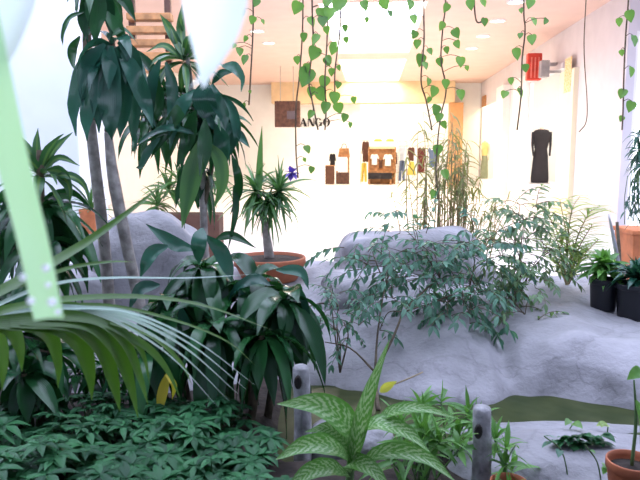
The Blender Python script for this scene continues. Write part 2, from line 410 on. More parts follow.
# shop sign lettering, thick and thin serif capitals
def letters(parent):
    y = D - .05; h = .34; zb = MP(300, 126.5, D).z
    def poly(pts, x): mb.prism([V((x + a, y, zb + b * h)) for a, b in pts], (0, .045, 0))
    def ring(x, w, a0, a1):
        n = 20; c = x + w / 2
        for i in range(n):
            t0, t1 = a0 + (a1 - a0) * i / n, a0 + (a1 - a0) * (i + 1) / n
            q = [(math.cos(t), math.sin(t)) for t in (t0, t1)]
            mb.prism([V((c + q[0][0] * w / 2, y, zb + h / 2 + q[0][1] * h * .52)), V((c + q[1][0] * w / 2, y, zb + h / 2 + q[1][1] * h * .52)),
                      V((c + q[1][0] * w * .2, y, zb + h / 2 + q[1][1] * h * .46)), V((c + q[0][0] * w * .2, y, zb + h / 2 + q[0][1] * h * .46))], (0, .045, 0))
    xs = [MP(p, 122, D).x for p in (285, 300, 307.5, 315, 323)]
    mb = MB(True); x = xs[0]; poly([(0, 0), (.05, 0), (.05, 1), (0, 1)], x); poly([(.05, 1), (.15, 1), (.24, .1), (.2, .0), (.17, .0)], x); poly([(.24, .1), (.2, 0), (.33, 1), (.36, 1)], x); poly([(.33, 0), (.43, 0), (.43, 1), (.33, 1)], x)
    mb.build('letter', INK, parent, smooth=False); mb = MB(True); x = xs[1]; poly([(0, 0), (.035, 0), (.15, .95), (.12, .95)], x); poly([(.11, 1), (.17, 1), (.30, 0), (.19, 0)], x); poly([(.06, .3), (.22, .3), (.22, .36), (.06, .36)], x); poly([(-.03, 0), (.08, 0), (.08, .05), (-.03, .05)], x)
    mb.build('letter', INK, parent, smooth=False); mb = MB(True); x = xs[2]; poly([(.02, 0), (.05, 0), (.05, 1), (.02, 1)], x); poly([(.02, 1), (.12, 1), (.29, 0), (.2, 0)], x); poly([(.26, .0), (.29, 0), (.29, 1), (.26, 1)], x)
    mb.build('letter', INK, parent, smooth=False); mb = MB(True); x = xs[3]; ring(x, .29, .6, 2 * math.pi - .5); poly([(.17, .42), (.32, .42), (.32, .48), (.17, .48)], x); poly([(.22, .05), (.29, .05), (.29, .46), (.22, .46)], x)
    mb.build('letter', INK, parent, smooth=False); mb = MB(True); ring(xs[4], .30, 0, 2 * math.pi); mb.build('letter', INK, parent, smooth=False)
ss = thing('shop_sign', 'black serif capital letters on the white fascia of the far shop', 'sign', (MP(305, 122, D).x, D, MP(300, 127, D).z), mall=True)
letters(ss)
# brown hanging box sign
Yb = 22.0
a, b = MP(274.5, 101, Yb), MP(300, 127, Yb)
hs = thing('hanging_sign', 'dark brown square box sign hanging in front of the shop lettering', 'sign', ((a.x + b.x) / 2, Yb, b.z), mall=True)
MB(True).box(a.x, b.x, Yb, Yb + .2, b.z, a.z).build('box', DARKW, hs, smooth=False, bevel=.01)
q0, q1 = MP(287, 111, Yb), MP(295, 119, Yb)
MB(True).box(q0.x, q1.x, Yb - .02, Yb, q1.z, q0.z).build('emblem', solid('grey_blue_emblem', (.11, .09, .11), .5), hs, smooth=False)
MB(True).tube([V((MP(293, 100, Yb).x, Yb + .1, a.z)), V((MP(293, 100, Yb).x, Yb + .1, H))], .012, 6, 1).tube([V((MP(280, 100, Yb).x, Yb + .1, a.z)), V((MP(280, 100, Yb).x, Yb + .1, H))], .012, 6, 1).build('hanger', METAL, hs)

# garments
def garment(name, label, mat, x0, y0, x1, y1, kind, Y, group=None, th=.08):
    A, B = MP(x0, y0, Y), MP(x1, y1, Y); w = B.x - A.x; h = A.z - B.z
    sh = {
     'shirt': [(.3, 1), (.4, .95), (.6, .95), (.7, 1), (.86, .93), (1, .6), (.88, .52), (.78, .7), (.8, 0), (.2, 0), (.22, .7), (.12, .52), (0, .6), (.14, .93)],
     'coat': [(.32, 1), (.5, .94), (.68, 1), (.9, .93), (1, .4), (.88, .38), (.82, .6), (.86, 0), (.53, 0), (.5, .06), (.47, 0), (.14, 0), (.18, .6), (.12, .38), (0, .4), (.1, .93)],
     'trousers': [(.1, 1), (.9, 1), (1, 0), (.6, 0), (.5, .6), (.4, 0), (0, 0)],
     'skirt': [(.25, 1), (.75, 1), (1, 0), (0, 0)],
     'top': [(.2, 1), (.35, .85), (.65, .85), (.8, 1), (1, .85), (.85, .6), (.85, 0), (.15, 0), (.15, .6), (0, .85)],
    }[kind]
    mb = MB(True).prism([V((A.x + w * u, Y, B.z + h * v)) for u, v in sh], (0, th, 0))
    o = mb.build(name, mat, smooth=False, bevel=.02)
    return tag(o, label, {'shirt': 'shirt', 'coat': 'coat', 'trousers': 'trousers', 'skirt': 'skirt', 'top': 'blouse'}[kind], group)
Ys = 29.2
# central display unit and what hangs on it
a, b = MP(369, 147, Ys), MP(395, 172, Ys)
du = thing('display_unit', 'warm brown wooden display unit holding two white shirts', 'display unit', ((a.x + b.x) / 2, Ys + .3, 0), mall=True)
MB(True).box(a.x, b.x, Ys + .25, Ys + .32, .0, a.z).build('back_panel', MIDW, du, smooth=False)
MB(True).box(a.x, b.x, Ys, Ys + .3, a.z - .08, a.z + .02).build('shelf', TANS, du, smooth=False)
MB(True).box(a.x, b.x, Ys, Ys + .3, b.z - .05, b.z + .04).build('shelf', MIDW, du, smooth=False)
MB(True).box(a.x - .03, a.x + .03, Ys, Ys + .32, 0, a.z).build('side_panel', MIDW, du, smooth=False)
MB(True).box(b.x - .03, b.x + .03, Ys, Ys + .32, 0, a.z).build('side_panel', MIDW, du, smooth=False)
garment('white_shirt', 'white shirt on the left half of the brown display unit', WHITEC, 370, 154, 379, 165, 'shirt', Ys + .1)
garment('white_shirt', 'white shirt on the right half of the brown display unit', WHITEC, 383, 154, 393, 166, 'shirt', Ys + .1)
garment('dark_blouse', 'dark blouse between the two white shirts on the brown display unit', BROWNC, 378.5, 159, 383, 168, 'top', Ys + .1)
for x, lb in ((378, 'yellow shop lamp over the left white shirt'), (390, 'yellow shop lamp over the right white shirt')):
    c = MP(x, 140, Ys + .1); o = MB(True).lathe((c.x, c.y, c.z - .06), [(.0, .1), (.12, .1), (.2, .0), (.18, -.0), (.0, .04)], 14).build('shop_lamp', YELC); tag(o, lb, 'lamp')
    MB(True).tube([V((c.x, c.y, c.z)), V((c.x, c.y, H))], .008, 5, 1).build('cord', METAL, o)
a, b = MP(368, 173, Ys - .5), MP(392, 180.5, Ys - .5)
bn = thing('display_bench', 'low black display bench in front of the white shirts', 'bench', ((a.x + b.x) / 2, Ys - .3, 0), mall=True)
MB(True).box(a.x, b.x, Ys - .5, Ys - .1, b.z + .06, a.z).build('body', BLACKC, bn, smooth=False)
for x in (a.x + .06, b.x - .06): MB(True).box(x - .03, x + .03, Ys - .45, Ys - .15, 0, b.z + .07).build('leg', MIDW, bn, smooth=False)
def rail(label, x0, x1, py, Y):
    a, b = MP(x0, py, Y), MP(x1, py, Y)
    t = thing('clothes_rail', label, 'clothes rail', ((a.x + b.x) / 2, Y, 0), mall=True)
    MB(True).tube([V((a.x, Y, a.z)), V((b.x, Y, a.z))], .018, 8, 1).build('crossbar', METAL, t)
    for x in (a.x, b.x):
        MB(True).tube([V((x, Y, 0)), V((x, Y, a.z))], .018, 8, 1).build('upright', METAL, t)
        MB(True).box(x - .03, x + .03, Y - .22, Y + .22, 0, .04).build('foot', METAL, t, smooth=False)
Yr = 29.95
rail('chrome clothes rail carrying the dark coat at the shop opening pillar', 360.5, 369, 140.5, Yr)
garment('brown_coat', 'dark brown coat hanging just right of the shop opening pillar', BROWNC, 361.5, 141, 369.5, 162, 'coat', Yr - .04)
garment('yellow_trousers', 'yellow trousers below the dark brown coat', YELC, 361, 163, 367, 182, 'trousers', Yr - .3)
rail('chrome clothes rail carrying the long dark coat right of the shirts', 391.5, 397.5, 150, Yr)
garment('black_coat', 'long dark coat right of the white shirts', BROWNC, 391, 151, 397, 173, 'coat', Yr - .04)
rail('long chrome clothes rail at the right end of the shop', 399, 438, 146, Yr)
garment('pale_blue_shirt', 'pale blue shirt on the shop rail above blue jeans', PALEB, 398.5, 146.5, 406, 160, 'shirt', Yr - .04)
garment('blue_jeans', 'blue jeans below the pale blue shirt', DENIM, 399, 160.5, 405, 181, 'trousers', Yr - .04)
garment('dark_jacket', 'dark jacket hanging beside the pale blue shirt', BROWNC, 407.5, 147, 415, 161, 'coat', Yr - .14)
garment('yellow_skirt', 'yellow skirt below the dark jacket in the shop', YELC, 407, 161.5, 416, 175, 'skirt', Yr - .14)
garment('red_brown_coat', 'dark red-brown coat toward the right end of the shop rail', REDBR, 417, 147, 426, 173, 'coat', Yr - .04)
garment('blue_blouse', 'blue blouse at the right end of the shop rail', DENIM, 428, 147, 437, 167, 'top', Yr - .04)
# left display in the narrow opening
Yl = 29.2
a, b = MP(336, 157, Yl), MP(349, 176, Yl)
tb = thing('display_table', 'wooden display table draped in white in the narrow shop opening', 'table', ((a.x + b.x) / 2, Yl + .2, 0), mall=True)
MB(True).box(a.x, b.x, Yl, Yl + .5, a.z - .06, a.z).build('tabletop', MIDW, tb, smooth=False)
MB(True).box(a.x, b.x - .08, Yl - .02, Yl, MP(336, 171, Yl).z, a.z).build('drape', WHITEC, tb, smooth=False)
MB(True).box(a.x, b.x, Yl + .02, Yl + .48, 0, .5).build('base', DARKW, tb, smooth=False)
for x in (a.x + .03, b.x - .03): MB(True).box(x - .03, x + .03, Yl + .02, Yl + .48, .5, a.z - .06).build('leg', MIDW, tb, smooth=False)
a2, b2 = MP(338, 146, Yl + .15), MP(350, 157, Yl + .15); zt = a.z
bg = thing('handbag', 'brown leather handbag standing on the white draped shop table', 'handbag', ((a2.x + b2.x) / 2, Yl + .25, zt), mall=True)
wv = b2.x - a2.x; hv = a2.z - zt
MB(True).prism([V((a2.x, Yl + .15, zt)), V((b2.x, Yl + .15, zt)), V((b2.x - .06, Yl + .15, zt + hv * .8)), V((a2.x + .06, Yl + .15, zt + hv * .8))], (0, .2, 0)).build('body', MIDW, bg, smooth=False, bevel=.02)
MB(True).tube([V((a2.x + .15, Yl + .25, zt + hv * .78)), V((a2.x + .2, Yl + .25, zt + hv * 1.15)), V((b2.x - .2, Yl + .25, zt + hv * 1.15)), V((b2.x - .15, Yl + .25, zt + hv * .78))], .018, 6, 12).build('handle', BROWNC, bg)
a, b = MP(325, 166, Yl - .3), MP(334, 181, Yl - .3)
cb = thing('display_box', 'dark brown wooden box at the left edge of the shop opening', 'box', ((a.x + b.x) / 2, Yl - .1, 0), mall=True)
MB(True).box(a.x, b.x, Yl - .3, Yl + .1, 0, a.z).build('body', BROWNC, cb, smooth=False, bevel=.015)
MB(True).box(a.x - .02, b.x + .02, Yl - .32, Yl + .12, a.z, a.z + .03).build('lid', MIDW, cb, smooth=False)
ct = garment('black_jacket', 'black jacket standing over the dark brown box in the shop opening', BLACKC, 329, 153.5, 336, 166, 'coat', Yl + .02)
# mannequins in the right-hand shop windows
def mannequin(name, label, px0, px1, pytop, pybot, zb, X, dm, tp=None):
    c = MW((px0 + px1) / 2, pybot, X); top = MW((px0 + px1) / 2, pytop, X).z; h = top - zb; y = c.y; x = X
    t = thing(name, label, 'mannequin', (x, y, zb), mall=True)
    w = (px1 - px0) / F * y / 2
    MB(True).lathe((x, y, zb), [(0, .0), (w * 1.05, .0), (w * 1.05, .02), (0, .025)]).build('base', METAL, t)
    prf = [(.92, .02), (.95, .1), (.86, .3), (.78, .5), (.66, .62), (.80, .72), (.92, .82), (.98, .9), (.7, .955), (.32, .97)]
    if tp is None: MB(True).lathe((x, y, zb), [(w * r, h * z) for r, z in prf], 20, 1, .6).build('dress', dm, t)
    else:
        MB(True).lathe((x, y, zb), [(w * r, h * z) for r, z in prf if z < .65], 20, 1, .6).build('skirt', dm, t)
        MB(True).lathe((x, y, zb), [(w * r, h * z) for r, z in prf if z > .6], 20, 1, .6).build('top', tp, t)
    for s in (-1, 1):
        MB(True).tube([V((x + s * w * .9, y, zb + h * .92)), V((x + s * w * .95, y - .03, zb + h * .72)), V((x + s * w * .85, y - .1, zb + h * .5))], [.05, .035, .025], 8, 8).build('arm', dm if tp is None else SKIN, t)
    MB(True).lathe((x, y, zb), [(.07, h * .95), (.06, h * .97), (.055, h * 1.0), (0, h * 1.005)], 14).build('neck', SKIN, t)
mannequin('mannequin', 'headless mannequin in a long black gown in the right shop window', 530, 548, 128, 193, .5, W + .37, BLACKC)
mannequin('mannequin', 'small mannequin in a tan top and grey-green skirt in the farther side window', 480, 488, 141, 176, 0.3, W + .15, GREYG, TANC)
struct(MB(True).box(W - .05, W + .9, yB0, yB1 - .02, 0, .3).build('trim_7', WHITE, smooth=False))
# red box sign and grey box
a, b = MP(528, 53, 16.6), MP(541.5, 80, 16.6)
rs = thing('red_box_sign', 'red ribbed box sign high on the right wall above the gown', 'sign', ((a.x + b.x) / 2, 16.6, b.z), mall=True)
MB(True).box(a.x, b.x, 16.6, 16.8, b.z, a.z).build('body', RED, rs, smooth=False, bevel=.02)
for k in range(3):
    x = a.x + (b.x - a.x) * (k + .9) / 4
    MB(True).box(x, x + .03, 16.585, 16.6, b.z + .05, a.z - .1).build('rib', REDL, rs, smooth=False)
MB(True).box(b.x, W, 16.65, 16.75, a.z - .3, a.z - .22).build('bracket', METAL, rs, smooth=False)
a, b = MP(541.5, 60, 16.2), MP(549.5, 77, 16.2)
gb = thing('wall_speaker', 'small grey box beside the red box sign', 'speaker', ((a.x + b.x) / 2, 16.3, b.z), mall=True)
MB(True).box(a.x, b.x, 16.2, 16.45, b.z, a.z).build('case', GREY, gb, smooth=False, bevel=.02)
MB(True).box(b.x, W, 16.28, 16.36, b.z + .1, b.z + .16).build('bracket', METAL, gb, smooth=False)
pa, pb = MW(577, 56, W), MW(569, 82, W)
o = MB(True).box(W - .11, W - .1 + .0, pa.y, pb.y, pb.z - .25, pa.z).build('mosaic_panel', PATT, smooth=False); tag(o, 'orange speckled panel high on the cream pilaster', 'panel')
pa, pb = MW(486.5, 95, W), MW(483, 107, W)
o = MB(True).box(W - .05, W, pa.y, pb.y, pb.z, pa.z).build('wall_plaque', MIDW, smooth=False); tag(o, 'small brown plaque above the farther side window', 'plaque')

# ================================================================== planting bed, pond and rocks
def noisy(p, s, a, seed=0): return noise.noise(V((p.x * s + seed, p.y * s, p.z * s))) * a
def sm(a, b, x):
    t = max(0, min(1, (x - a) / (b - a))); return t * t * (3 - 2 * t)
def ground():
    mb = MB(); rows = []
    nx, ny = 110, 80
    for j in range(ny + 1):
        y = -1.5 + 7.9 * j / ny; r = []
        for i in range(nx + 1):
            x = -5.5 + 11 * i / nx
            pond = sm(-.25, -.02, x) * sm(2.8, 2.95, y - .05 * math.sin(x * 3)) * (1 - sm(2.6, 3.0, x)) * (1 - sm(4.3, 4.6, y))
            z = .04 + .03 * noise.noise(V((x * 2, y * 2, 0)))
            z = z * (1 - sm(5.4, 5.9, y)) - .02 * sm(5.4, 5.9, y)
            r.append(V((x, y, z - .36 * pond)))
        rows.append(r)
    mb.rows(rows); return mb
struct(ground().build('ground', SOIL, org=V((0, 0, 0))))
mb = MB(); mb.rows([[V((-.4 + 3.6 * i / 20, 2.7 + 2.0 * j / 12, 0.0)) for i in range(21)] for j in range(13)])
o = mb.build('pond_water', WATER); o['kind'] = 'stuff'; tag(o, 'still olive green water of the pond between the rocks', 'water')

def interp(tab, x):
    # smooth interpolation of rows (x, a, b)
    if x <= tab[0][0]: return tab[0][1:]
    for i in range(len(tab) - 1):
        if x <= tab[i + 1][0]:
            t = (x - tab[i][0]) / (tab[i + 1][0] - tab[i][0]); t = t * t * (3 - 2 * t) * .5 + t * .5
            return [a + (b - a) * t for a, b in zip(tab[i][1:], tab[i + 1][1:])]
    return tab[-1][1:]
WL = [(-90, 395, 0), (100, 400, 0), (200, 398, 0), (320, 385, 0), (360, 390, 0), (400, 399, 0), (445, 405, 0), (485, 403, 0), (503, 396, 0), (508, 395, 0), (530, 397, 0), (570, 402, 0), (640, 409, 0), (760, 416, 0)]
LIP = [(-90, 360, 3.9), (100, 355, 3.9), (200, 350, 4.1), (320, 342, 4.3), (360, 345, 4.15), (400, 342, 3.98), (445, 346, 3.86), (485, 345, 3.92), (503, 342, 4.14), (508, 341, 4.05), (520, 341, 3.95), (570, 343, 3.82), (640, 351, 3.68), (760, 356, 3.6)]
MID = [(-90, 330, 4.2), (100, 320, 4.3), (200, 310, 4.6), (320, 308, 4.7), (360, 305, 4.6), (400, 310, 4.4), (445, 312, 4.3), (507, 313, 4.45), (570, 318, 4.3), (640, 326, 4.15), (760, 330, 4.1)]
CRE = [(-90, 300, 4.8), (100, 282, 4.9), (200, 276, 5.2), (270, 275, 5.25), (320, 272, 5.3), (400, 278, 5.3), (507, 288, 5.1), (570, 288, 5.1), (640, 293, 5.0), (760, 296, 5.0)]
def ledge():
    rows = []; n = 200
    for i in range(n + 1):
        px = -90 + 850 * i / n
        wq = interp(WL, px); wl = G(px, wq[0], 0.0)
        lq = interp(LIP, px); lp = P(px, *lq); mq = interp(MID, px); md = P(px, *mq); cq = interp(CRE, px); cr = P(px, *cq)
        bot = wl + V((0, -.03, -.34)); b1 = cr + V((0, .5, .0)); b2 = cr + V((0, .8, -.2)); b3 = V((cr.x * 1.17, cr.y + .95, -.04))
        pts = cat([bot, wl, lp, md, cr, b1, b2, b3], 56); out = []
        for k, p in enumerate(pts):
            e = min(1, k / 8)
            q = p + V((noisy(p, 2.5, .05, 3), noisy(p, 2.5, .06, 7), noisy(p, 2.2, .05, 11) * e))
            q += V((0, noisy(p, 6, .035, 5), noisy(p, 6, .03, 2) * e)); out.append(q)
        rows.append(out)
    mb = MB(); mb.rows(rows); return mb
tag(ledge().build('rock_ledge', ROCK), 'long lavender-grey rock ledge curving round the back of the pond', 'rock')
def boulder(name, label, c, rx, ry, rz, seed, rot=0, rough=.16, zmin=-.3, pw=.8):
    mb = MB(); nu, nv = 64, 32; rows = []; M3 = Matrix.Rotation(rot, 3, 'Z')
    for j in range(nv + 1):
        th = math.pi * (.02 + .96 * j / nv) - math.pi / 2; r = []
        for i in range(nu):
            ph = 2 * math.pi * i / nu
            f = lambda a, e: math.copysign(abs(a) ** e, a)
            d = V((f(math.cos(th), pw) * f(math.cos(ph), pw), f(math.cos(th), pw) * f(math.sin(ph), pw), f(math.sin(th), pw)))
            s = 1 + noise.noise(d * 1.3 + V((seed, 0, 0))) * rough * 1.6 + noise.noise(d * 3.1 + V((seed, 4, 0))) * rough * .5 + noise.noise(d * 8 + V((seed, 4, 2))) * rough * .1
            q = M3 @ V((d.x * rx * s, d.y * ry * s, d.z * rz * s)) + V(c); q.z = max(q.z, zmin)
            r.append(q)
        rows.append(r)
    b = mb.rows(rows, True); mb.face(list(range(b, b + nu))[::-1]); mb.face(list(range(b + nv * nu, b + nv * nu + nu)))
    return tag(mb.build(name, ROCK), label, 'rock')
c = P(408, 292, 5.55); boulder('boulder', 'big rounded boulder with a peaked left shoulder behind the fig bush', (c.x, c.y, .32), .66, .48, .44, 2.3, .1, .13, .0, .6)
c = P(372, 300, 4.95); boulder('boulder', 'lower sloping boulder at the foot of the big peaked boulder', (c.x, c.y, .22), .42, .36, .28, 5.1, .2, .14, .0, .7)
c = P(150, 280, 4.9); boulder('boulder', 'tall grey boulder behind the bare dracaena trunks', (c.x, c.y, .34), .48, .42, .58, 8.2, .0, .12, .0)
c = P(70, 300, 4.6); boulder('boulder', 'lower grey boulder between the pillar and the bare trunks', (c.x, c.y, .2), .42, .32, .38, 4.4, .3, .12, .0)
c = P(590, 470, 2.72); boulder('boulder', 'flat pale rock slab along the front edge of the pond', (c.x, c.y, .0), .62, .26, .145, 3.7, -.12, .10, -.1)
c = P(560, 432, 3.2); boulder('boulder', 'low rock ridge between the flat slab and the water', (c.x - .05, c.y, -.05), .62, .12, .07, 6.4, .02, .10, -.2)
c = P(350, 432, 3.0); boulder('boulder', 'small pale rock behind the variegated plant', (c.x, c.y, .02), .22, .16, .1, 9.4, .0, .12, -.1)

# weathered posts
def post(label, px, pyt, d, r, zb, lean, knot):
    top = P(px, pyt, d); bot = V((top.x + lean, d + .02, zb))
    t = thing('wooden_post', label, 'post', bot)
    mb = MB(); pts = cat([bot, bot.lerp(top, .5) + V((.004, 0, 0)), top], 16); n = 16; rows = []
    for i, p in enumerate(pts):
        rr = r * (1.03 - .1 * i / 16); rows.append([p + V((math.cos(a), math.sin(a), 0)) * rr * (1 + .1 * noise.noise(V((math.cos(a) * 2, math.sin(a) * 2, i * .25 + px)))) for a in [2 * math.pi * q / n for q in range(n)]])
    for s_, dz in ((.85, .4), (.5, .62)): rows.append([pts[-1] + (q - pts[-1]) * s_ + V((0, 0, r * dz * .6)) for q in rows[16]])
    b = mb.rows(rows, True); mb.face(list(range(b + 18 * n, b + 19 * n))); mb.build('shaft', POSTW, t)
    k = P(px + knot[0], pyt + knot[1], d - r * .9)
    kb = MB(); kb.lathe((0, 0, 0), [(r * .1, 0), (r * .55, .005), (r * .4, .012), (0, .008)], 12)
    kb.v = [V((k.x + p.x * .8, k.y - p.z, k.z + p.y * 1.5)) for p in kb.v]; kb.build('knot_hole', POSTD, t)
post('short weathered wooden post beside the dark drooping foliage', 301, 368, 2.85, .040, .0, .005, (-3, 14))
post('grey weathered wooden post with a knot hole before the pond', 482, 409, 2.45, .038, .0, .01, (-4, 22))

# ================================================================== plants
def head(mb, c, n, L, W, e0=80, e1=-20, droop=1.0, pr='lance', az=None, fold=.3, wave=.03, sq=1.0):
    g = R(0, 6.28)
    for i in range(n):
        t = i / max(1, n - 1); a = g + i * 2.399963 + R(-.25, .25)
        if az: a = R(*az)
        e = math.radians(e0 + (e1 - e0) * t + R(-18, 18)); l = L * R(.55, 1.15) * (.65 + .35 * min(1, t * 2.5))
        dvec = V((math.cos(a) * math.cos(e), math.sin(a) * math.cos(e) * sq, math.sin(e)))
        mb.leaf(V(c) + V((0, 0, -.10 * t * L)), dvec, l, W * R(.75, 1.15), droop * R(.6, 1.4), 9, pr, fold, R(-.6, .6), wave)
def L3(mb, pts, wpx, d, **k): mb.lp([P(*(q if len(q) == 3 else (*q, d + R(-.04, .04)))) for q in pts], wpx * d / F, **k)

# --- tall left dracaena
d = 3.8
t = thing('dracaena', 'tall dracaena with two bare grey trunks and hanging leaves before the pillar', 'plant', (P(138, 300, 4.0).x, 4.0, .2))
MB().tube([P(90, 120, 3.9), P(95, 165, 3.92), P(101, 215, 3.95), P(106, 262, 4.0), P(110, 320, 4.05), V((P(110, 320, 4.05).x, 4.05, .05))], [.030, .034, .036, .04], 10).build('trunk', BARK, t)
MB().tube([P(108, 132, 3.85), P(113, 175, 3.88), P(124, 232, 3.95), P(137, 292, 4.0), P(147, 340, 4.0), V((P(150, 350, 4.0).x, 4.0, .05))], [.022, .036, .034, .038, .04], 10).build('trunk', BARK, t)
MB().tube([P(87, -20, 4.0), P(87, 40, 4.0), P(90, 120, 3.95)], [.02, .026, .03], 8).build('branch', BARKD, t)
MB().tube([P(108, 132, 3.86), P(112, 80, 3.85), P(112, 40, 3.85)], [.022, .02, .018], 8).build('branch', BARKD, t)
mb = MB()
for pts, w in (([(105, 44), (86, 68), (75, 105), (76, 136)], 19), ([(108, 46), (96, 80), (88, 115), (87, 141)], 20), ([(112, 46), (111, 85), (111, 118), (112, 141)], 24), ([(116, 48), (124, 90), (122, 120), (120, 138)], 17),
               ([(118, 46), (133, 72), (146, 105), (153, 128)], 17), ([(118, 42), (130, 52), (137, 72), (136, 88)], 14), ([(100, 46), (90, 60), (84, 84), (83, 110)], 15), ([(109, 45), (103, 75), (99, 105), (99, 133)], 20)):
    L3(mb, pts, w, d, wave=.04)
head(mb, P(112, 46, 3.85), 14, .42, .10, 60, -40, 2.4)
mb.build('leaf_crown', DRAC_BLUE, t)
mb = MB()
for pts, w in (([(96, -8), (97, 12), (95, 44)], 22), ([(106, -8), (114, 20), (130, 52)], 15), ([(84, 12), (70, 18), (63, 34), (63, 47)], 6), ([(80, 36), (73, 48), (72, 60), (75, 71)], 9), ([(112, 36), (124, 30), (138, 44)], 7), ([(88, 0), (84, 20), (88, 42)], 12), ([(100, -12), (108, 8), (112, 40)], 14), ([(110, -10), (124, 0), (136, 22)], 13), ([(118, 60), (130, 85), (128, 100)], 8)):
    L3(mb, pts, w, d, wave=.04)
head(mb, P(95, -22, 3.9), 14, .36, .08, 50, -50, 2.4)
mb.build('leaf_crown', DRAC, t)

# --- left dracaena by the pillar foot
t = thing('dracaena', 'bushy dracaena at the foot of the white pillar with arching leaves', 'plant', (P(40, 300, 3.6).x, 3.6, .05))
MB().tube([P(40, 150, 3.6), P(41, 230, 3.6), V((P(40, 300, 3.6).x, 3.6, .0))], [.018, .024, .028], 8).build('trunk', BARKD, t)
d = 3.6; mb = MB()
for pts, w in (([(38, 172), (28, 150), (10, 128)], 10), ([(40, 168), (37, 148), (38, 128)], 9), ([(43, 168), (56, 148), (73, 132)], 9), ([(46, 168), (60, 158), (80, 166)], 8), ([(47, 170), (60, 172), (69, 186), (70, 204)], 14), ([(36, 172), (22, 160), (12, 168), (8, 186)], 10), ([(48, 176), (70, 176), (84, 186), (90, 206)], 9)):
    L3(mb, pts, w, d)
head(mb, P(41, 172, 3.6), 14, .36, .065, 70, 0, 1.5)
mb.build('leaf_crown', CORN, t)
mb = MB()
for pts, w in (([(45, 205), (58, 225), (64, 255), (62, 285)], 20), ([(38, 205), (42, 235), (38, 265), (30, 290)], 18), ([(50, 200), (66, 215), (78, 240), (82, 262)], 14), ([(32, 205), (18, 220), (8, 250), (6, 275)], 18), ([(60, 240), (88, 252), (92, 272)], 10), ([(28, 198), (12, 202), (-4, 225)], 16)):
    L3(mb, pts, w, d)
head(mb, P(41, 205, 3.6), 34, .50, .095, 50, -40, 2.0); head(mb, P(45, 245, 3.5), 24, .46, .09, 40, -50, 2.2)
head(mb, P(12, 215, 3.7), 20, .42, .08, 50, -40, 1.8)
head(mb, P(20, 290, 3.5), 20, .42, .08, 50, -40, 1.8)
mb.build('leaf_crown', DRAC, t)

# --- centre dracaena, slender trunk
t = thing('dracaena', 'tall slender dracaena with stacked leaf crowns left of the red bowl', 'plant', (P(205, 320, 4.2).x, 4.2, .2))
MB().tube([P(186, 45, 4.2), P(192, 95, 4.2), P(201, 150, 4.2), P(204, 230, 4.2), P(207, 310, 4.2), V((P(207, 330, 4.2).x, 4.2, .05))], [.014, .02, .024, .026, .028], 8).build('trunk', BARK, t)
MB().tube([P(203, 210, 4.2), P(214, 150, 4.18), P(214, 95, 4.15)], [.018, .015, .013], 7).build('branch', BARKD, t)
d = 4.15; mb = MB()
for pts, w in (([(183, 55), (181, 28), (182, 4)], 9), ([(182, 55), (170, 30), (160, 14)], 9), ([(185, 56), (196, 32), (203, 16)], 9), ([(180, 58), (164, 46), (146, 52)], 8), ([(187, 58), (204, 46), (216, 54)], 8), ([(183, 60), (176, 40), (170, 26)], 8)):
    L3(mb, pts, w, d)
head(mb, P(184, 58, 4.2), 22, .34, .06, 75, -20, 1.3)
mb.build('leaf_crown', CORN, t)
mb = MB()
for pts, w in (([(204, 84), (206, 98), (212, 114), (216, 129)], 25), ([(222, 66), (233, 68), (241, 78), (241, 92)], 14), ([(214, 122), (224, 130), (230, 142), (229, 158)], 19), ([(218, 92), (232, 110), (237, 135), (233, 150)], 10), ([(236, 128), (242, 138), (250, 148)], 8), ([(212, 84), (222, 74), (234, 72)], 10)):
    L3(mb, pts, w, d, wave=.02)
d = 3.95
for pts, w in (([(205, 82), (204, 98), (209, 114), (213, 130)], 23), ([(212, 84), (216, 100), (224, 116), (226, 132)], 14), ([(216, 124), (222, 138), (222, 160), (216, 178)], 17), ([(196, 150), (190, 172), (187, 200), (185, 224)], 15), ([(196, 90), (184, 104), (174, 128), (170, 150)], 15), ([(160, 60), (152, 84), (150, 108), (156, 128)], 13), ([(166, 62), (172, 84), (172, 108), (166, 126)], 12), ([(146, 80), (138, 100), (134, 128), (137, 150)], 13), ([(194, 134), (170, 128), (146, 138), (134, 150)], 9), ([(160, 138), (150, 150), (142, 165), (136, 168)], 10)):
    L3(mb, pts, w, d, wave=.05)
head(mb, P(212, 96, 4.15), 7, .34, .08, 40, -50, 2.2)
mb.build('leaf_crown', DRAC_BLUE, t)
mb = MB()
for pts, w in (([(200, 140), (194, 170), (188, 198), (182, 228)], 21), ([(206, 142), (220, 160), (222, 185), (214, 208)], 14)): L3(mb, pts, w, d, wave=.02)
mb.build('leaf_crown', leafmat('light_striped_leaf', (.05, .15, .05), (.09, .22, .06), .35, .3, stripe=(.05, .14, .05), sw=.2), t)
mb = MB()
for pts, w in (([(198, 134), (172, 130), (138, 146)], 8), ([(195, 98), (180, 112), (166, 134), (160, 148)], 15), ([(190, 110), (170, 124), (150, 160)], 14), ([(196, 110), (188, 140), (176, 170)], 16), ([(205, 120), (205, 150), (200, 180)], 15), ([(232, 155), (238, 175), (238, 195), (230, 215)], 9), ([(234, 185), (236, 210), (228, 250)], 7), ([(215, 240), (232, 236), (256, 248)], 10), ([(150, 70), (158, 100), (150, 130)], 14)):
    L3(mb, pts, w, d)
head(mb, P(197, 112, 4.2), 34, .42, .075, 60, -50, 1.9)
head(mb, P(165, 90, 4.3), 26, .38, .07, 60, -50, 1.9); head(mb, P(222, 120, 4.25), 16, .34, .06, 40, -60, 2.2); head(mb, P(150, 118, 4.4), 22, .36, .065, 60, -50, 2.0); head(mb, P(200, 165, 4.25), 12, .36, .07, 30, -60, 2.4)
mb.build('leaf_crown', DRAC, t)

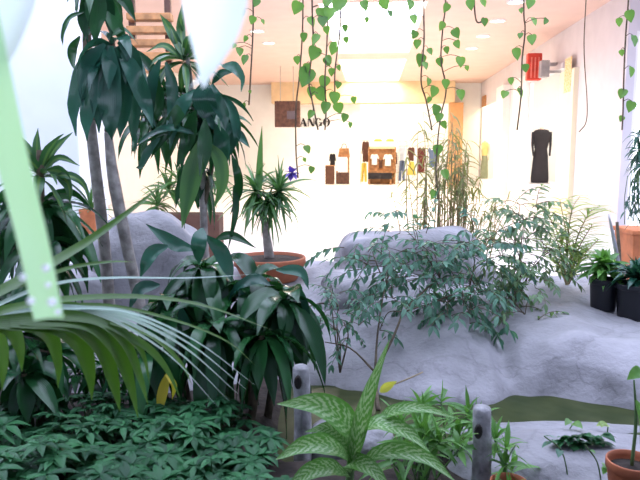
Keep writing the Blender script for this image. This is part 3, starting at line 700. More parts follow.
# --- low dark dracaena clump
t = thing('dracaena', 'low dense clump of dark drooping broad leaves behind the short post', 'plant', (P(225, 400, 3.3).x, 3.3, .05))
tk = MB()
d = 3.3; mb = MB(); mc = MB()
for px, py, dd, n in ((205, 268, 3.45, 24), (255, 285, 3.4, 26), (170, 305, 3.4, 22), (285, 300, 3.3, 22), (215, 325, 3.2, 26), (262, 335, 3.15, 22), (150, 350, 3.2, 18)):
    c = P(px, py, dd); head(mb, c, int(n * 1.3), .46, .09, 65, -50, 2.6)
    tk.tube([c, V((c.x + (P(225, 400, 3.3).x - c.x) * .3, dd, .02))], [.016, .022], 7, 6)
for pts, w in (([(195, 250), (178, 246), (162, 236), (146, 224)], 15), ([(168, 246), (154, 252), (146, 264), (140, 278)], 15), ([(202, 228), (199, 245), (199, 265)], 16), ([(206, 236), (220, 250), (228, 268), (232, 282)], 16),
               ([(280, 292), (298, 290), (308, 312), (308, 348)], 12), ([(268, 312), (276, 335), (284, 360), (292, 388)], 12), ([(270, 285), (255, 280), (236, 290), (225, 310)], 15), ([(240, 290), (250, 320), (248, 360)], 18), ([(285, 300), (296, 325), (300, 360), (298, 378)], 16), ([(212, 300), (222, 340), (226, 380)], 17), ([(180, 305), (190, 345), (194, 385)], 16), ([(160, 285), (140, 290), (128, 312)], 14), ([(230, 330), (262, 352), (270, 395)], 18), ([(262, 300), (240, 315), (228, 345)], 14), ([(276, 270), (300, 272), (309, 290)], 12)):
    L3(mc, pts, w, d, wave=.03)
tk.build('stem', BARKD, t); mb.build('leaf_crown', DRAC, t); mc.build('leaf_crown', DRAC_BLUE, t)
mb = MB(); L3(mb, [(168, 372), (164, 388), (161, 404), (164, 416)], 11, 3.0, wave=.02); L3(mb, [(166, 374), (174, 385), (172, 400)], 6, 3.0)
mb.build('yellow_leaf', YELLOW, t)['label'] = 'yellowed drooping leaf'

# --- darker plants low at the left
t = thing('dracaena', 'dark broad-leaved plant in the left corner below the arching palm', 'plant', (P(28, 400, 3.1).x, 3.1, .04))
mb = MB(); tk = MB()
for px, py, dd, n in ((10, 335, 3.1, 22), (50, 350, 3.15, 22), (24, 372, 3.0, 18)):
    c = P(px, py, dd); head(mb, c, n, .34, .075, 75, -40, 2.0); tk.tube([c, V((P(28, 400, 3.1).x + (px - 28) * .002, 3.1, .02))], [.012, .018], 7, 6)
tk.build('stem', BARKD, t); mb.build('leaf_crown', DRAC, t)
t = thing('leafy_clump', 'low dark leafy clump under the drooping palm leaflets', 'plant', (P(105, 410, 3.35).x, 3.35, .04))
mb = MB(); tk = MB()
for px, py in ((78, 372), (105, 366), (130, 380)):
    c = P(px, py, 3.35); head(mb, c, 16, .22, .05, 80, -40, 1.8); tk.tube([c, V((P(105, 410, 3.35).x, 3.35, .02))], [.006, .01], 6, 6)
tk.build('stem', BARKD, t); mb.build('leaf_crown', DRAC, t)

# --- potted yucca in the red bowl
def pot(mb, c, r, h, rim=.03, taper=.72):
    return mb.lathe(c, [(0, 0), (r * taper, 0), (r * taper * 1.02, .01), (r * .93, h - rim * 2), (r * .95, h - rim * 1.8), (r, h - rim * 1.6), (r, h - rim * .2), (r * .985, h), (r * .93, h), (r * .9, h - rim), (r * .9, h - .06), (0, h - .05)], 36)
base = P(270, 279, 5.3); r = 36.5 * 5.3 / F
t = thing('potted_yucca', 'spiky yucca in a wide terracotta bowl on the rock ledge', 'potted plant', base)
MBp = MB(); pot(MBp, base, r, .185, .04, .76).build('pot', TERRA, t)
MB().lathe((base.x, base.y, base.z + .16), [(r * .9, 0), (r * .5, .015), (0, .02)], 24).build('soil', SOIL, t)
st = MB().tube([base + V((0, 0, .15)), P(266, 232, 5.3), P(265, 226, 5.3)], [.045, .032, .028], 8)
st.tube([P(266, 232, 5.3), P(260, 210, 5.3), P(258, 190, 5.3)], [.022, .018, .014], 7).tube([P(266, 232, 5.3), P(272, 212, 5.28), P(277, 195, 5.26)], [.022, .018, .014], 7)
st.build('stem', BARK, t)
mb = MB(); head(mb, P(256, 190, 5.3), 50, .36, .032, 85, -55, 1.1, 'blade'); head(mb, P(279, 190, 5.26), 56, .36, .032, 80, -55, 1.1, 'blade'); head(mb, P(268, 200, 5.2), 30, .34, .03, 60, -60, 1.1, 'blade')
L3(mb, [(259, 190), (260, 160), (262, 126)], 7, 5.2, pr='blade')
mb.build('foliage', YUCCA, t)
fl = MB(); c = P(292, 173, 5.1)
for k in range(7): fl.leaf(c, V((math.cos(k * .9), -.5, math.sin(k * .9))), .07, .055, .3, 5, 'broad')
fl.build('flower', PURPLE, t)['label'] = 'violet flower'
L3(mb, [(0, 0), (1, 1)], 1, 5) if False else None

# --- weeping fig, in front of the big boulder
def spray(mb, ms, p, dr, L, n, lw, ll, droop=.9):
    d = V(dr).normalized(); q = V(p); pts = [q.copy()]
    for i in range(n):
        d = (d + V((R(-.15, .15), R(-.15, .15), -droop / n))).normalized(); q = q + d * (L / n); pts.append(q.copy())
        a = R(0, 6.28); s = 1 if i % 2 else -1
        sd = d.cross(V((0, 0, 1))); sd = sd.normalized() if sd.length > .1 else V((1, 0, 0))
        mb.leaf(q, (d * .6 + sd * s * .8 + V((R(-.2, .2), R(-.2, .2), R(-.5, .15)))), ll * R(.7, 1.15), lw * R(.8, 1.1), .8, 4, 'lance', .25, R(-.6, .6))
    mb.leaf(q, d, ll, lw, .5, 4)
    ms.tube(pts, [.003, .0015], 4, len(pts) - 1, False)
def bush(mb, ms, base, regions, lw=.029, ll=.075, stem=.012):
    for cx, cy, rx, ry, d0, n in regions:
        hub = P(cx, cy, d0)
        mid = V(base).lerp(hub, .5) + V((R(-.05, .05), R(-.05, .05), .06))
        ms.tube([base, mid, hub], [stem, stem * .7, stem * .35], 6, 10)
        for k in range(n):
            while True:
                u, v = R(-1, 1), R(-1, 1)
                if u * u + v * v < 1: break
            p = P(cx + u * rx, cy + v * ry, d0 + R(-.22, .22))
            spray(mb, ms, p, V((p.x - hub.x + R(-.1, .1), R(-.25, .1), (p.z - hub.z) + R(0, .12))) , R(.14, .26), random.randint(6, 9), lw, ll)
            if k % 2 == 0: ms.tube([hub, hub.lerp(p, .5) + V((0, 0, .02)), p], [stem * .35, .002], 5, 5, False)
base = V((P(378, 425, 3.45).x, 3.45, .0)); fork = P(375, 372, 3.7)
t = thing('weeping_fig', 'weeping fig bush with small blue-green leaves across the big boulder', 'shrub', base)
mb = MB(); ms = MB(); ms.tube([base, P(377, 400, 3.5), fork], [.014, .012, .011], 7, 10)
ms.tube([fork, P(350, 348, 3.8), P(325, 342, 3.9)], [.008, .005, .003], 6, 8)
n1, n2, n3, n4 = P(403, 312, 4.0), P(440, 278, 4.25), P(385, 285, 4.1), P(470, 285, 4.3)
ms.tube([fork, P(392, 340, 3.85), n1], [.010, .008, .006], 7, 8).tube([n1, P(425, 290, 4.15), n2], [.006, .005], 6, 8).tube([n1, P(440, 300, 4.15), n4], [.006, .004], 6, 8).tube([fork, P(378, 330, 3.9), n3], [.008, .006, .004], 6, 8)
nodes = [fork, n1, n2, n3, n4]
for rg in [(372, 250, 34, 12, 4.3, 9), (392, 268, 36, 14, 4.25, 15), (432, 278, 46, 22, 4.35, 30), (470, 255, 36, 28, 4.4, 24), (448, 302, 42, 16, 4.2, 18), (392, 298, 22, 16, 4.1, 7), (470, 315, 30, 12, 4.15, 9), (425, 248, 34, 16, 4.4, 16), (380, 330, 16, 14, 4.0, 3), (400, 225, 20, 12, 4.5, 5), (478, 290, 26, 22, 4.3, 10)]:
    hub = P(rg[0], rg[1], rg[4]); bush(mb, ms, min(nodes, key=lambda q: (q - hub).length), [rg], .029, .082, .005)
ms.build('stem', BARKD, t); mb.build('foliage', FICUS, t)
base = V((P(515, 300, 4.7).x, 4.7, .28))
t = thing('weeping_fig', 'smaller fig bush with yellowish tips on the ledge before the gown window', 'shrub', base)
mb = MB(); ms = MB()
bush(mb, ms, base, [(520, 205, 18, 12, 4.8, 10), (524, 220, 24, 14, 4.75, 12), (515, 245, 30, 20, 4.7, 20), (500, 270, 26, 18, 4.6, 16), (530, 275, 22, 22, 4.6, 14), (525, 315, 14, 18, 4.35, 7), (505, 300, 20, 16, 4.5, 9), (545, 255, 16, 22, 4.8, 8)], .026, .075, .008)
ms.build('stem', BARKD, t); mb.build('foliage', FICUS_LT, t)
base = V((P(340, 380, 3.9).x, 3.9, .06))
t = thing('young_fig', 'small young fig sapling with fine leaves in front of the lower boulder', 'shrub', base)
mb = MB(); ms = MB()
bush(mb, ms, base, [(338, 305, 16, 10, 4.0, 8), (322, 318, 14, 14, 3.95, 10), (345, 325, 18, 14, 3.95, 8), (330, 288, 14, 8, 4.0, 3)], .02, .06, .006)
ms.build('stem', BARKD, t); mb.build('foliage', FICUS, t)

# --- bamboo behind the fig
base = V((P(445, 275, 5.9).x, 6.15, 0.0))
t = thing('bamboo', 'clump of tall thin tan bamboo canes rising behind the fig bush', 'bamboo', base)
canes = []
lf = MB()
for k in range(50):
    px = R(408, 496); tx = px + R(-14, 14) + (px - 445) * .15; ty = R(112, 190) if 405 < tx < 470 else R(165, 215)
    b0 = V((base.x + (px - 445) * 5.9 / F * .8, 6.15 + R(-.22, .22), .0)); tp = P(tx, ty, 6.0 + R(-.25, .25)); md = b0.lerp(tp, .55) + V((R(-.05, .05), R(-.03, .03), 0))
    MB().tube([b0, md, tp], [.008, .006, .002], 5, 10).build('cane', CANE, t)
    pts = cat([b0, md, tp], 20)
    for i in range(11, 21):
        for _ in range(1 if i % 3 else 2):
            a = R(0, 6.28); lf.leaf(pts[i], V((math.cos(a), math.sin(a) * .7, R(-.5, .6))), R(.10, .2), R(.011, .02), 1.5, 5, 'blade', .2, R(-.6, .6))
lf.build('foliage', BAMB, t)

# --- areca palm and the pots on the right of the ledge
def frond(mb, ms, pts, L, n, w, up=V((0, 0, 1)), droop=.7, k=.7):
    sp = cat(pts, n); ms.tube(pts, [.006, .003], 5, n, False)
    for i in range(2, n + 1):
        tg = (sp[min(i + 1, n)] - sp[i - 1]).normalized(); sd = tg.cross(up)
        sd = sd.normalized() if sd.length > .1 else V((1, 0, 0)); q = math.sin(math.pi * min(.93, .15 + .8 * i / n)) ** .6
        for s in (-1, 1): mb.leaf(sp[i], tg * k + sd * s + V((0, R(-.2, .2), R(0, .25))), L * q * R(.85, 1.1), w, droop, 6, 'blade', .3, R(-.3, .3))
base = P(568, 288, 5.0)
t = thing('areca_palm', 'small feathery yellow-green palm standing on the rock ledge', 'palm', base)
mr = MB()
for pts in ([(566, 284), (562, 245), (548, 215), (538, 205)], [(567, 284), (568, 240), (572, 210), (580, 196)], [(568, 284), (575, 245), (588, 215), (600, 206)], [(569, 284), (582, 258), (598, 240)], [(566, 284), (556, 258), (540, 240)], [(568, 284), (566, 235), (560, 200)], [(567, 285), (576, 262), (586, 250)], [(567, 285), (570, 255), (566, 215)], [(568, 285), (578, 250), (592, 225)], [(566, 285), (560, 250), (552, 228)]):
    mb = MB(); frond(mb, mr, [P(x, y, 5.0 + R(-.15, .15)) for x, y in pts], .24, 18, .019); mb.build('frond', ARECA, t)
mr.build('stem', CANE, t)
def potted(name, label, px, pyb, d, rpx, hpx, mat, soil, cat_='potted plant', rim=.02, taper=.8):
    b = P(px, pyb, d); r = rpx * d / F; h = hpx * d / F
    t = thing(name, label, cat_, b); pot(MB(), b, r, h, rim, taper).build('pot', mat, t)
    MB().lathe((b.x, b.y, b.z + h - .035), [(r * .9, 0), (0, .015)], 20).build('soil', SOIL, t)
    return t, b + V((0, 0, h - .03)), r
t, c, r = potted('potted_shrub', 'green leafy plant in a small black pot next to the feathery palm', 603, 309, 4.6, 15, 32, BLACKP, True)
mb = MB(); head(mb, c + V((0, 0, .10)), 70, .22, .05, 85, -12, 1.1, 'broad'); head(mb, c + V((-.03, -.02, .16)), 26, .15, .03, 85, -10, 1.2, 'broad'); mb.build('foliage', GRASS, t)
MB().tube([c, c + V((0, 0, .18))], .006, 5, 3).build('stem', STEMG, t)
t, c, r = potted('potted_shrub', 'low leafy plant in the larger black pot at the right frame edge', 634, 318, 4.45, 20, 36, BLACKP, True)
mb = MB(); head(mb, c + V((0, 0, .08)), 64, .22, .05, 80, -12, 1.1, 'broad'); mb.build('foliage', DRAC_BLUE, t)
MB().tube([c, c + V((0, 0, .05))], .006, 5, 3).build('stem', STEMG, t)
# terracotta box planter with trailing plant
pb = P(641, 300, 5.6); w = 22 * 5.6 / F
zt = P(641, 228, 5.6).z
t = thing('box_planter', 'orange terracotta box planter with a tall trailing plant behind the black pots', 'potted plant', (pb.x, 5.6, .2))
MB().prism([V((pb.x - w * .8, 5.45, .1)), V((pb.x + w * .8, 5.45, .1)), V((pb.x + w, 5.42, zt - .03)), V((pb.x - w, 5.42, zt - .03))], (0, .36, 0)).build('pot', TERRA_O, t, smooth=False, bevel=.01)
MB().box(pb.x - w - .012, pb.x + w + .012, 5.41, 5.8, zt - .04, zt).build('rim', TERRA_O, t, smooth=False, bevel=.008)
mb = MB(); ms = MB()
top = P(640, 150, 5.6); ms.tube([V((pb.x, 5.6, zt - .05)), top], [.015, .01], 6, 6)
head(mb, top, 30, .2, .028, 80, -50, 1.6); head(mb, top + V((0, -.05, -.12)), 30, .2, .028, 60, -50, 1.8); head(mb, top + V((-.02, 0, .12)), 20, .16, .025, 80, -30, 1.6)
for k in range(9):
    a = P(R(622, 642), R(165, 185), 5.5); q = a + V((R(-.03, .03), 0, -R(.25, .45))); ms.tube([a, a.lerp(q, .5) + V((R(-.02, .02), 0, 0)), q], .003, 4, 5)
    for i in range(5): mb.leaf(a.lerp(q, R(.2, 1)), V((R(-1, 1), R(-1, .3), -.5)), .09, .02, 1, 4)
ms.build('stem', STEMG, t); mb.build('foliage', DRAC_BLUE, t)
o = MB().tube([P(608.5, 214, 5.25), P(614, 240, 5.2), P(622, 285, 5.1)], [.006, .016, .018], 8).build('garden_stake', METAL); tag(o, 'grey pointed garden stake leaning beside the box planter', 'stake')
o = MB().tube([P(617, 222, 5.3), P(619, 250, 5.25), P(621, 292, 5.15)], [.012, .014, .014], 8).build('wooden_stake', BARKD); tag(o, 'short dark wooden stake close to the planter corner', 'stake')
b = P(616, 308, 4.75); o = MB().box(b.x - .035, b.x + .035, b.y, b.y + .08, b.z, b.z + .11).build('brick', TERRA, smooth=False, bevel=.005); tag(o, 'reddish brick wedged between the two black pots', 'brick')
# small orange pot behind the trunks
b = MP(92, 234, 7.2); b = RM @ MP(92, 234, 6.4)
t = thing('potted_shrub', 'small orange terracotta pot with thin stems beside the white pillar', 'potted plant', (b.x, b.y, b.z))
hh = 26 * 6.4 / F
pot(MB(), b, .115, hh, .03, .8).build('pot', TERRA_O, t)
mb = MB(); head(mb, b + V((0, 0, hh)), 26, .34, .03, 85, 20, 1.0, 'blade'); mb.build('foliage', YUCCA, t)
MB().tube([V((b.x, b.y, 0)), V((b.x, b.y, b.z + .01))], .16, 20, 2).build('plinth', ROCK, t)
# plants and planter box farther back at the left
b = RM @ V((-2.45, 8.6, 0))
t = thing('wooden_planter', 'brown wooden planter with bushy green plants behind the tall boulder', 'potted plant', b)
z1 = P(155, 216, 8.4).z
MB().box(b.x - .45, b.x + .45, b.y - .2, b.y + .2, 0, z1).build('box', BROWNC, t, smooth=False, bevel=.015)
mb = MB()
for k in range(6): head(mb, V((b.x - .4 + .16 * k, b.y + R(-.1, .1), z1 + R(.1, .5))), 26, .4, .05, 85, -20, 1.2)
mb.build('foliage', YUCCA, t)
MB().tube([V((b.x, b.y, z1)), V((b.x, b.y, z1 + .6))], .02, 6, 3).build('stem', BARKD, t)
# slatted timber canopy at the upper left
t = thing('timber_canopy', 'orange-brown slatted timber canopy high behind the left dracaenas', 'canopy', RM @ V((-2.6, 10, 2.6)))
for k in range(5):
    A, B = P(128, 14 + k * 13, 9.2), P(172, 10 + k * 13, 9.2)
    MB().box(A.x, B.x, 9.1, 9.3, A.z - .09, A.z).build('slat', MIDW, t, smooth=False, bevel=.01)
for px in (132, 168):
    A = P(px, 10, 9.35); MB().box(A.x - .04, A.x + .04, 9.3, 9.38, P(px, 74, 9.35).z, 4.2).build('upright', DARKW, t, smooth=False)

# --- hanging vines
HEARTL = PROF['heart']
def vine(label, line, leaves, d, stemc=BARKD, mat=POTHOS, r=.0055, size=1.0):
    top = P(*line[0], d); top2 = V((top.x, d, 3.64))
    t = thing('hanging_vine', label, 'vine', top2)
    pts = [top2] + [P(x, y, d + R(-.05, .05)) for x, y in line]
    st = MB().tube(pts, r, 5, len(pts) * 5)
    mb = MB()
    for lx, ly, s in leaves:
        a = P(lx + R(-1, 1), ly - s * .45, d - .04 + R(-.04, .04)); sc = s * d / F * size * .95
        # nearest point on the stem
        q = min(cat(pts, 60), key=lambda p: (p - a).length)
        if (q - a).length < .3: st.tube([q, (q + a) / 2 + V((0, 0, .015)), a], .0022, 4, 4, False)
        ang = R(-.5, .5); dv = V((math.sin(ang), R(-.35, .1), -math.cos(ang)))
        fc = V((R(-.7, .7), -1, R(0, .5)))
        sp = [a + dv.normalized() * (sc * i / 8) for i in range(9)]
        sd = dv.cross(fc).normalized()
        mb.leafpts(sp, sc * R(.75, .95), sd, 'heart', .25, .02)
    st.build('stem', stemc, t)
    mb.build('foliage', mat, t)
vine('thin hanging vine with sparse leaves left of the brown box sign', [(253, -10), (253, 30), (251, 70), (249, 105)], [(244, 15, 12), (254, 20, 9), (258, 3, 10), (246, 39, 7), (240, 52, 10), (246, 60, 11), (236, 46, 6), (262, 22, 6), (249, 92, 4), (244, 105, 5)], 4.4)
vine('hanging vine with small round leaves hanging over the brown box sign', [(303, -10), (302, 40), (299, 80), (296, 108), (296, 150), (298, 178)], [(300, 8, 14), (308, 22, 11), (304, 37, 10), (297, 60, 9), (305, 150, 10), (311, 170, 8), (304, 160, 5)], 4.6)
vine('dense leafy vine hanging left of the skylight', [(312, -10), (313, 40), (309, 80), (312, 100), (318, 130)], [(320, 14, 14), (331, 14, 14), (322, 22, 12), (319, 40, 13), (316, 54, 16), (309, 78, 22), (313, 92, 12), (306, 68, 11), (318, 97, 8), (326, 60, 10), (312, 115, 10)], 4.3)
vine('leafy vine hanging down along the left edge of the skylight', [(328, -10), (327, 40), (325, 80), (326, 110), (325, 130)], [(330, 3, 14), (326, 30, 9), (325, 62, 11), (325, 82, 14), (317, 95, 16), (327, 108, 14), (334, 98, 14), (332, 72, 9), (333, 46, 10), (346, 118, 10), (349, 125, 7)], 4.5)
vine('sparse vine with hanging tips at the left part of the skylight', [(341, -10), (340, 30), (335, 70), (335, 100)], [(341, 5, 20), (334, 50, 11), (344, 28, 8), (338, 68, 7), (346, 40, 7), (339, 85, 8), (353, 100, 8), (338, 108, 12)], 4.7)
vine('single dark vine tip with a few leaves over the bright skylight', [(368, -40), (366, -10), (364, 8)], [(364, 6, 12), (383, 4, 12), (388, 14, 8), (366, 20, 6)], 4.5)
vine('hanging vine with rounded leaves at the right edge of the skylight', [(424, -10), (424, 40), (421, 80), (426, 100), (432, 130)], [(410, 5, 12), (412, 20, 11), (416, 35, 10), (419, 44, 10), (429, 52, 8), (421, 60, 14), (423, 66, 9), (428, 82, 9), (434, 92, 13), (437, 110, 12), (440, 118, 11), (442, 125, 9), (430, 100, 7)], 4.4)
vine('long leafy vine hanging just right of the skylight', [(446, -10), (443, 25), (441, 60), (446, 90), (440, 120), (436, 165), (438, 200)], [(449, 8, 10), (444, 26, 10), (453, 34, 12), (455, 45, 10), (447, 50, 8), (440, 62, 10), (459, 62, 12), (446, 84, 11), (460, 95, 12), (438, 150, 12), (442, 175, 12), (434, 195, 11), (466, 68, 6)], 4.6)
vine('short vine with a big leaf near the top centre right', [(476, -30), (474, -8), (476, 20), (483, 22)], [(469, 5, 12), (482, 3, 9), (483, 22, 9)], 4.4)
vine('leafy hanging vine directly left of the red box sign', [(524, -10), (525, 30), (522, 60), (521, 95), (517, 130)], [(531, 4, 12), (532, 22, 10), (546, 22, 8), (531, 40, 12), (514, 54, 13), (525, 68, 9), (510, 81, 8), (519, 93, 11), (505, 95, 9), (521, 36, 7), (520, 11, 6)], 4.4)
o = thing('bare_vine', 'bare dark leafless vine stem hanging down in front of the lavender wall', 'vine', P(587, -30, 5))
MB().tube([V((P(587, 0, 5).x, 5, 3.66)), P(586, 0, 5), P(584, 50, 5), P(587, 100, 5), P(586, 122, 5), P(579, 132, 5)], .004, 5, 24).build('stem', BARKD, o)
vine('hanging vine with spaced heart leaves before the bright right window', [(629, -10), (626, 30), (624, 70), (623, 110), (622, 130)], [(628, 16, 13), (618, 22, 9), (634, 41, 13), (632, 72, 12), (625, 94, 11), (632, 107, 13), (620, 53, 7), (623, 119, 7)], 4.4)
# overhead trellis beams that carry the vines, above the view
for k, y in enumerate((4.36, 4.55, 4.71, 5.0)):
    struct(MB().box(-3, 4, y - .06, y + .06, 3.6, 3.7).build('beam', DARKW, smooth=False))

# --- near palm: blades in front of the lens and long arching leaves
t = thing('palm', 'foreground palm with long arching leaves entering from the left', 'palm', (-1.2, 1.5, .05))
def blade(pts, w, mat, pr='blade', nrm=(0, -.7, .7), fold=.25):
    mb = MB(); sp = [P(*q) for q in pts]; mb.lp(sp, w, nrm, pr, fold, .0, 24); return mb.build('leaf', mat, t)
blade([(-60, 318, 1.5), (0, 292, 1.6), (75, 250, 1.8), (125, 215, 1.9), (166, 182, 2.0)], .036, PALM)
blade([(-40, 325, 1.6), (0, 304, 1.65), (50, 285, 1.75), (110, 278, 1.9), (190, 278, 2.1), (258, 274, 2.2)], .014, PALE)
blade([(-40, 330, 1.5), (0, 312, 1.55), (60, 300, 1.65), (140, 297, 1.8), (205, 306, 1.9), (272, 330, 2.0)], .024, PALM)
for dx, dy, w in ((0, 0, .022), (6, -3, .018), (-6, 5, .022), (-14, 9, .018), (12, -6, .014)):
    blade([(-30, 318, 1.6), (20, 311, 1.6), (70, 308, 1.65), (125 + dx * .5, 317 + dy * .7, 1.7), (185 + dx, 348 + dy, 1.8), (238 + dx * 1.4, 394 + dy * 1.5, 1.9)], w, PALE, nrm=(.1, -.5, .9), fold=.3)
blade([(-30, 316, 1.7), (40, 308, 1.75), (110, 306, 1.85), (180, 322, 1.95), (228, 342, 2.05), (256, 366, 2.1)], .014, PALM)
blade([(-30, 300, 1.6), (20, 286, 1.65), (70, 268, 1.75), (110, 262, 1.8), (135, 262, 1.9)], .016, PALM)
for pts, w in (([(-20, 322), (25, 322), (48, 335), (57, 362), (58, 388)], 24), ([(0, 318), (50, 320), (76, 338), (88, 370), (92, 400)], 34), ([(10, 317), (68, 318), (98, 342), (112, 380), (120, 412)], 34), ([(20, 316), (82, 318), (112, 342), (128, 380), (138, 418)], 30), ([(40, 314), (95, 318), (124, 342), (140, 380), (148, 405)], 18), ([(-30, 320), (5, 325), (18, 345), (22, 372)], 20), ([(60, 315), (110, 325), (140, 350), (150, 385)], 12), ([(120, 330), (150, 350), (168, 372), (180, 398)], 9), ([(-30, 330), (-5, 335), (3, 360), (2, 390)], 16), ([(110, 322), (150, 335), (180, 362), (192, 385)], 7)):
    blade([(x, y, 1.75 + .0012 * x) for x, y in pts], w * 1.8 / F, PALM, nrm=(0, -.6, .8))
MB().tube([V((-1.2, 1.5, .03)), P(-40, 340, 1.5), P(-30, 318, 1.55)], [.035, .02, .012], 8, 10).build('stem', STEMG, t)
t = thing('overhanging_palm', 'blurred pale leaf blades close to the lens along the top and left edges', 'palm', (-.75, .3, .0))
MB().tube([V((-.75, .3, 0)), V((-.72, .32, 1.2)), V((-.55, .38, 1.85))], [.04, .035, .02], 8, 10).build('stem', STEMG, t)
for q in ((-30, -40, .5), (226, -60, .5), (48, -60, .5)):
    e = P(*q); MB().tube([V((-.55, .38, 1.85)), (V((-.55, .38, 1.85)) + e) / 2 + V((0, 0, .12)), e], [.008, .004], 6, 10).build('leaf_stalk', STEMG, t)
mb = MB(); mb.lp([P(-30, -40, .5), P(-8, 60, .52), P(14, 160, .55), P(34, 240, .57), P(50, 318, .58)], .027, (0, -.8, .6), 'even', .2, 0, 24); mb.build('leaf', NEARP, t)
GLINTW = solid('droplet', (.97, .98, .98), .05, .02, spec=1.0)  # opaque white paints in the sparkle of clear water drops
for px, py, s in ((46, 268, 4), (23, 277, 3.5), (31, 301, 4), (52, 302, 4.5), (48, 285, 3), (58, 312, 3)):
    c = P(px, py, .555); mb = MB(); s *= .55 / F * 1.05; mb.lathe(c, [(s * math.cos(a), s * math.sin(a)) for a in [-1.5 + 3 * k / 8 for k in range(9)]], 12); mb.build('droplet', GLINTW, t)
mb = MB(); mb.lp([P(236, -150, .48), P(226, -60, .5), P(219, 0, .52), P(212, 45, .54), P(203, 88, .56)], .056, (0, -.8, .5), 'lance', .35, 0, 20); mb.build('leaf', NEAR_SUNLIT, t)
mb = MB(); mb.lp([P(214, 50, .56), P(206, 72, .56), P(190, 88, .57)], .008, (0, -.8, .5), 'blade', .2, 0, 10); mb.build('leaf', NEAR_SUNLIT, t)
mb = MB(); mb.lp([P(48, -60, .5), P(26, 0, .52), P(8, 45, .54), P(-10, 90, .56)], .05, (0, -.8, .5), 'lance', .3, 0, 20); mb.build('leaf', NEAR_SUNLIT, t)

# --- variegated plant, front centre
b = V((P(350, 480, 2.35).x, 2.35, .0))
t = thing('dieffenbachia', 'plant with pale striped leaves and one tall upright leaf, front centre', 'plant', b)
MB().tube([b, P(350, 470, 2.33), P(354, 440, 2.3)], [.018, .016, .012], 8, 8).build('stem', STEMG, t)
for pts, w, nrm, fd in (([(350, 472), (356, 432), (368, 390), (390, 338)], 20, (.3, -.9, .1), .55), ([(376, 421), (392, 412), (420, 408), (460, 419)], 15, (0, -.7, .7), .3), ([(352, 440), (376, 424), (405, 432), (430, 452)], 22, (0, -.6, .8), .3), ([(352, 455), (346, 425), (318, 405), (277, 404)], 32, (.0, -.8, .6), .35),
        ([(350, 462), (335, 448), (305, 446), (275, 460)], 26, (0, -.7, .7), .3), ([(350, 476), (330, 468), (306, 474), (284, 494)], 22, (0, -.7, .7), .3), ([(354, 470), (385, 452), (425, 458), (456, 482)], 20, (0, -.7, .7), .3), ([(352, 472), (352, 462), (372, 470), (392, 492)], 22, (0, -.7, .7), .3), ([(352, 462), (344, 440), (328, 428), (305, 432)], 18, (0, -.8, .6), .3)):
    mb = MB(); mb.lp([P(x, y, 2.32 - .06 * i) for i, (x, y) in enumerate(pts)], w * 2.25 / F, nrm, 'lance', fd, .02, 18); mb.build('leaf', DIEFF, t)
mb = MB(); mb.lp([P(380, 392, 2.2), P(388, 386, 2.18), P(397, 381, 2.16)], .03, (0, -.9, .3), 'lance', .3); mb.build('leaf', leafmat('yellowing_leaf', (.5, .5, .06), (.6, .6, .1), .4, .3), t)
MB().tube([P(384, 388, 2.2), P(405, 380, 2.2), P(423, 372, 2.2)], [.003, .002], 5, 6).build('leaf_stalk', CANE, t)
# --- grassy clump right of it
for (px, d0, n, lb) in ((420, 2.5, 40, 'bright green grassy clump left of the knot-hole post'), (450, 2.8, 34, 'green leafy clump close behind the knot-hole post'), (508, 2.45, 14, 'thin sprig of green leaves right of the knot-hole post')):
    b = V((P(px, 470, d0).x, d0, .03)); t = thing('leafy_clump', lb, 'plant', b)
    mb = MB(); ms = MB()
    for k in range(n // 3):
        sp_ = .05 if px > 500 else .14; q = b + V((R(-sp_, sp_), R(-.1, .1), R(.10, .26))); ms.tube([b + V((R(-.03, .03), R(-.03, .03), 0)), q], .004, 5, 4)
        head(mb, q, 9, .17, .024, 85, -15, 1.1, 'lance')
    ms.build('stem', STEMG, t); mb.build('foliage', GRASS, t)

# --- carpet of umbrella-leaved shrubs
def umbrella(n, seed, rad, h):
    random.seed(seed)
    t = thing('umbrella_shrub', 'low dark green umbrella-leaved shrub in the dense carpet along the bottom', 'shrub', (0, 0, 0), 'umbrella-leaved shrubs along the bottom')
    mb = MB(); ms = MB()
    for k in range(n):
        a, q = R(0, 6.28), rad * math.sqrt(R(0, 1)); tp = V((math.cos(a) * q, math.sin(a) * q, h * R(.55, 1.05) - q * .25))
        ms.tube([V((tp.x * .2, tp.y * .2, 0)), V((tp.x * .7, tp.y * .7, tp.z * .6)), tp], [.005, .002], 4, 4, False)
        tilt = V((math.cos(a) * .3 + R(-.2, .2), math.sin(a) * .3 - .25, 0)); m = random.randint(6, 8); g = R(0, 6); big = R(.8, 1.25)
        for i in range(m):
            an = g + 2 * math.pi * i / m; dv = V((math.cos(an), math.sin(an), .22)) ; dv.z -= dv.dot(tilt)
            mb.leaf(tp + dv * .006, dv, R(.075, .11) * big, .036 * big, .7, 5, 'broad', .25)
    ms.build('stem', STEMG, t); mb.build('foliage', SCHEF, t)
    return t
protos = [umbrella(34, 5, .22, .26), umbrella(30, 9, .24, .22), umbrella(36, 13, .2, .27)]
random.seed(21)
spots = []
for j, y in enumerate((2.15, 2.42, 2.72, 3.02)):
    half = 2.0 * y / 4
    x = P(-25, 400, y).x
    while x < P(268 if y < 2.9 else 250, 400, y).x:
        spots.append((x + R(-.05, .05), y + R(-.06, .06))); x += .29
for i, (x, y) in enumerate(spots):
    rz = R(0, 6.28); sc = R(.78, 1.06) * (.88 if y < 2.3 else .78 if y > 2.85 else .92 if y > 2.6 else 1)
    m = Matrix.Translation((x, y, .04)) @ Matrix.Rotation(rz, 4, 'Z') @ Matrix.Scale(sc, 4)
    if i < 3: protos[i].matrix_world = m
    else: dup(protos[i % 3], (x, y, .04), rz, sc)

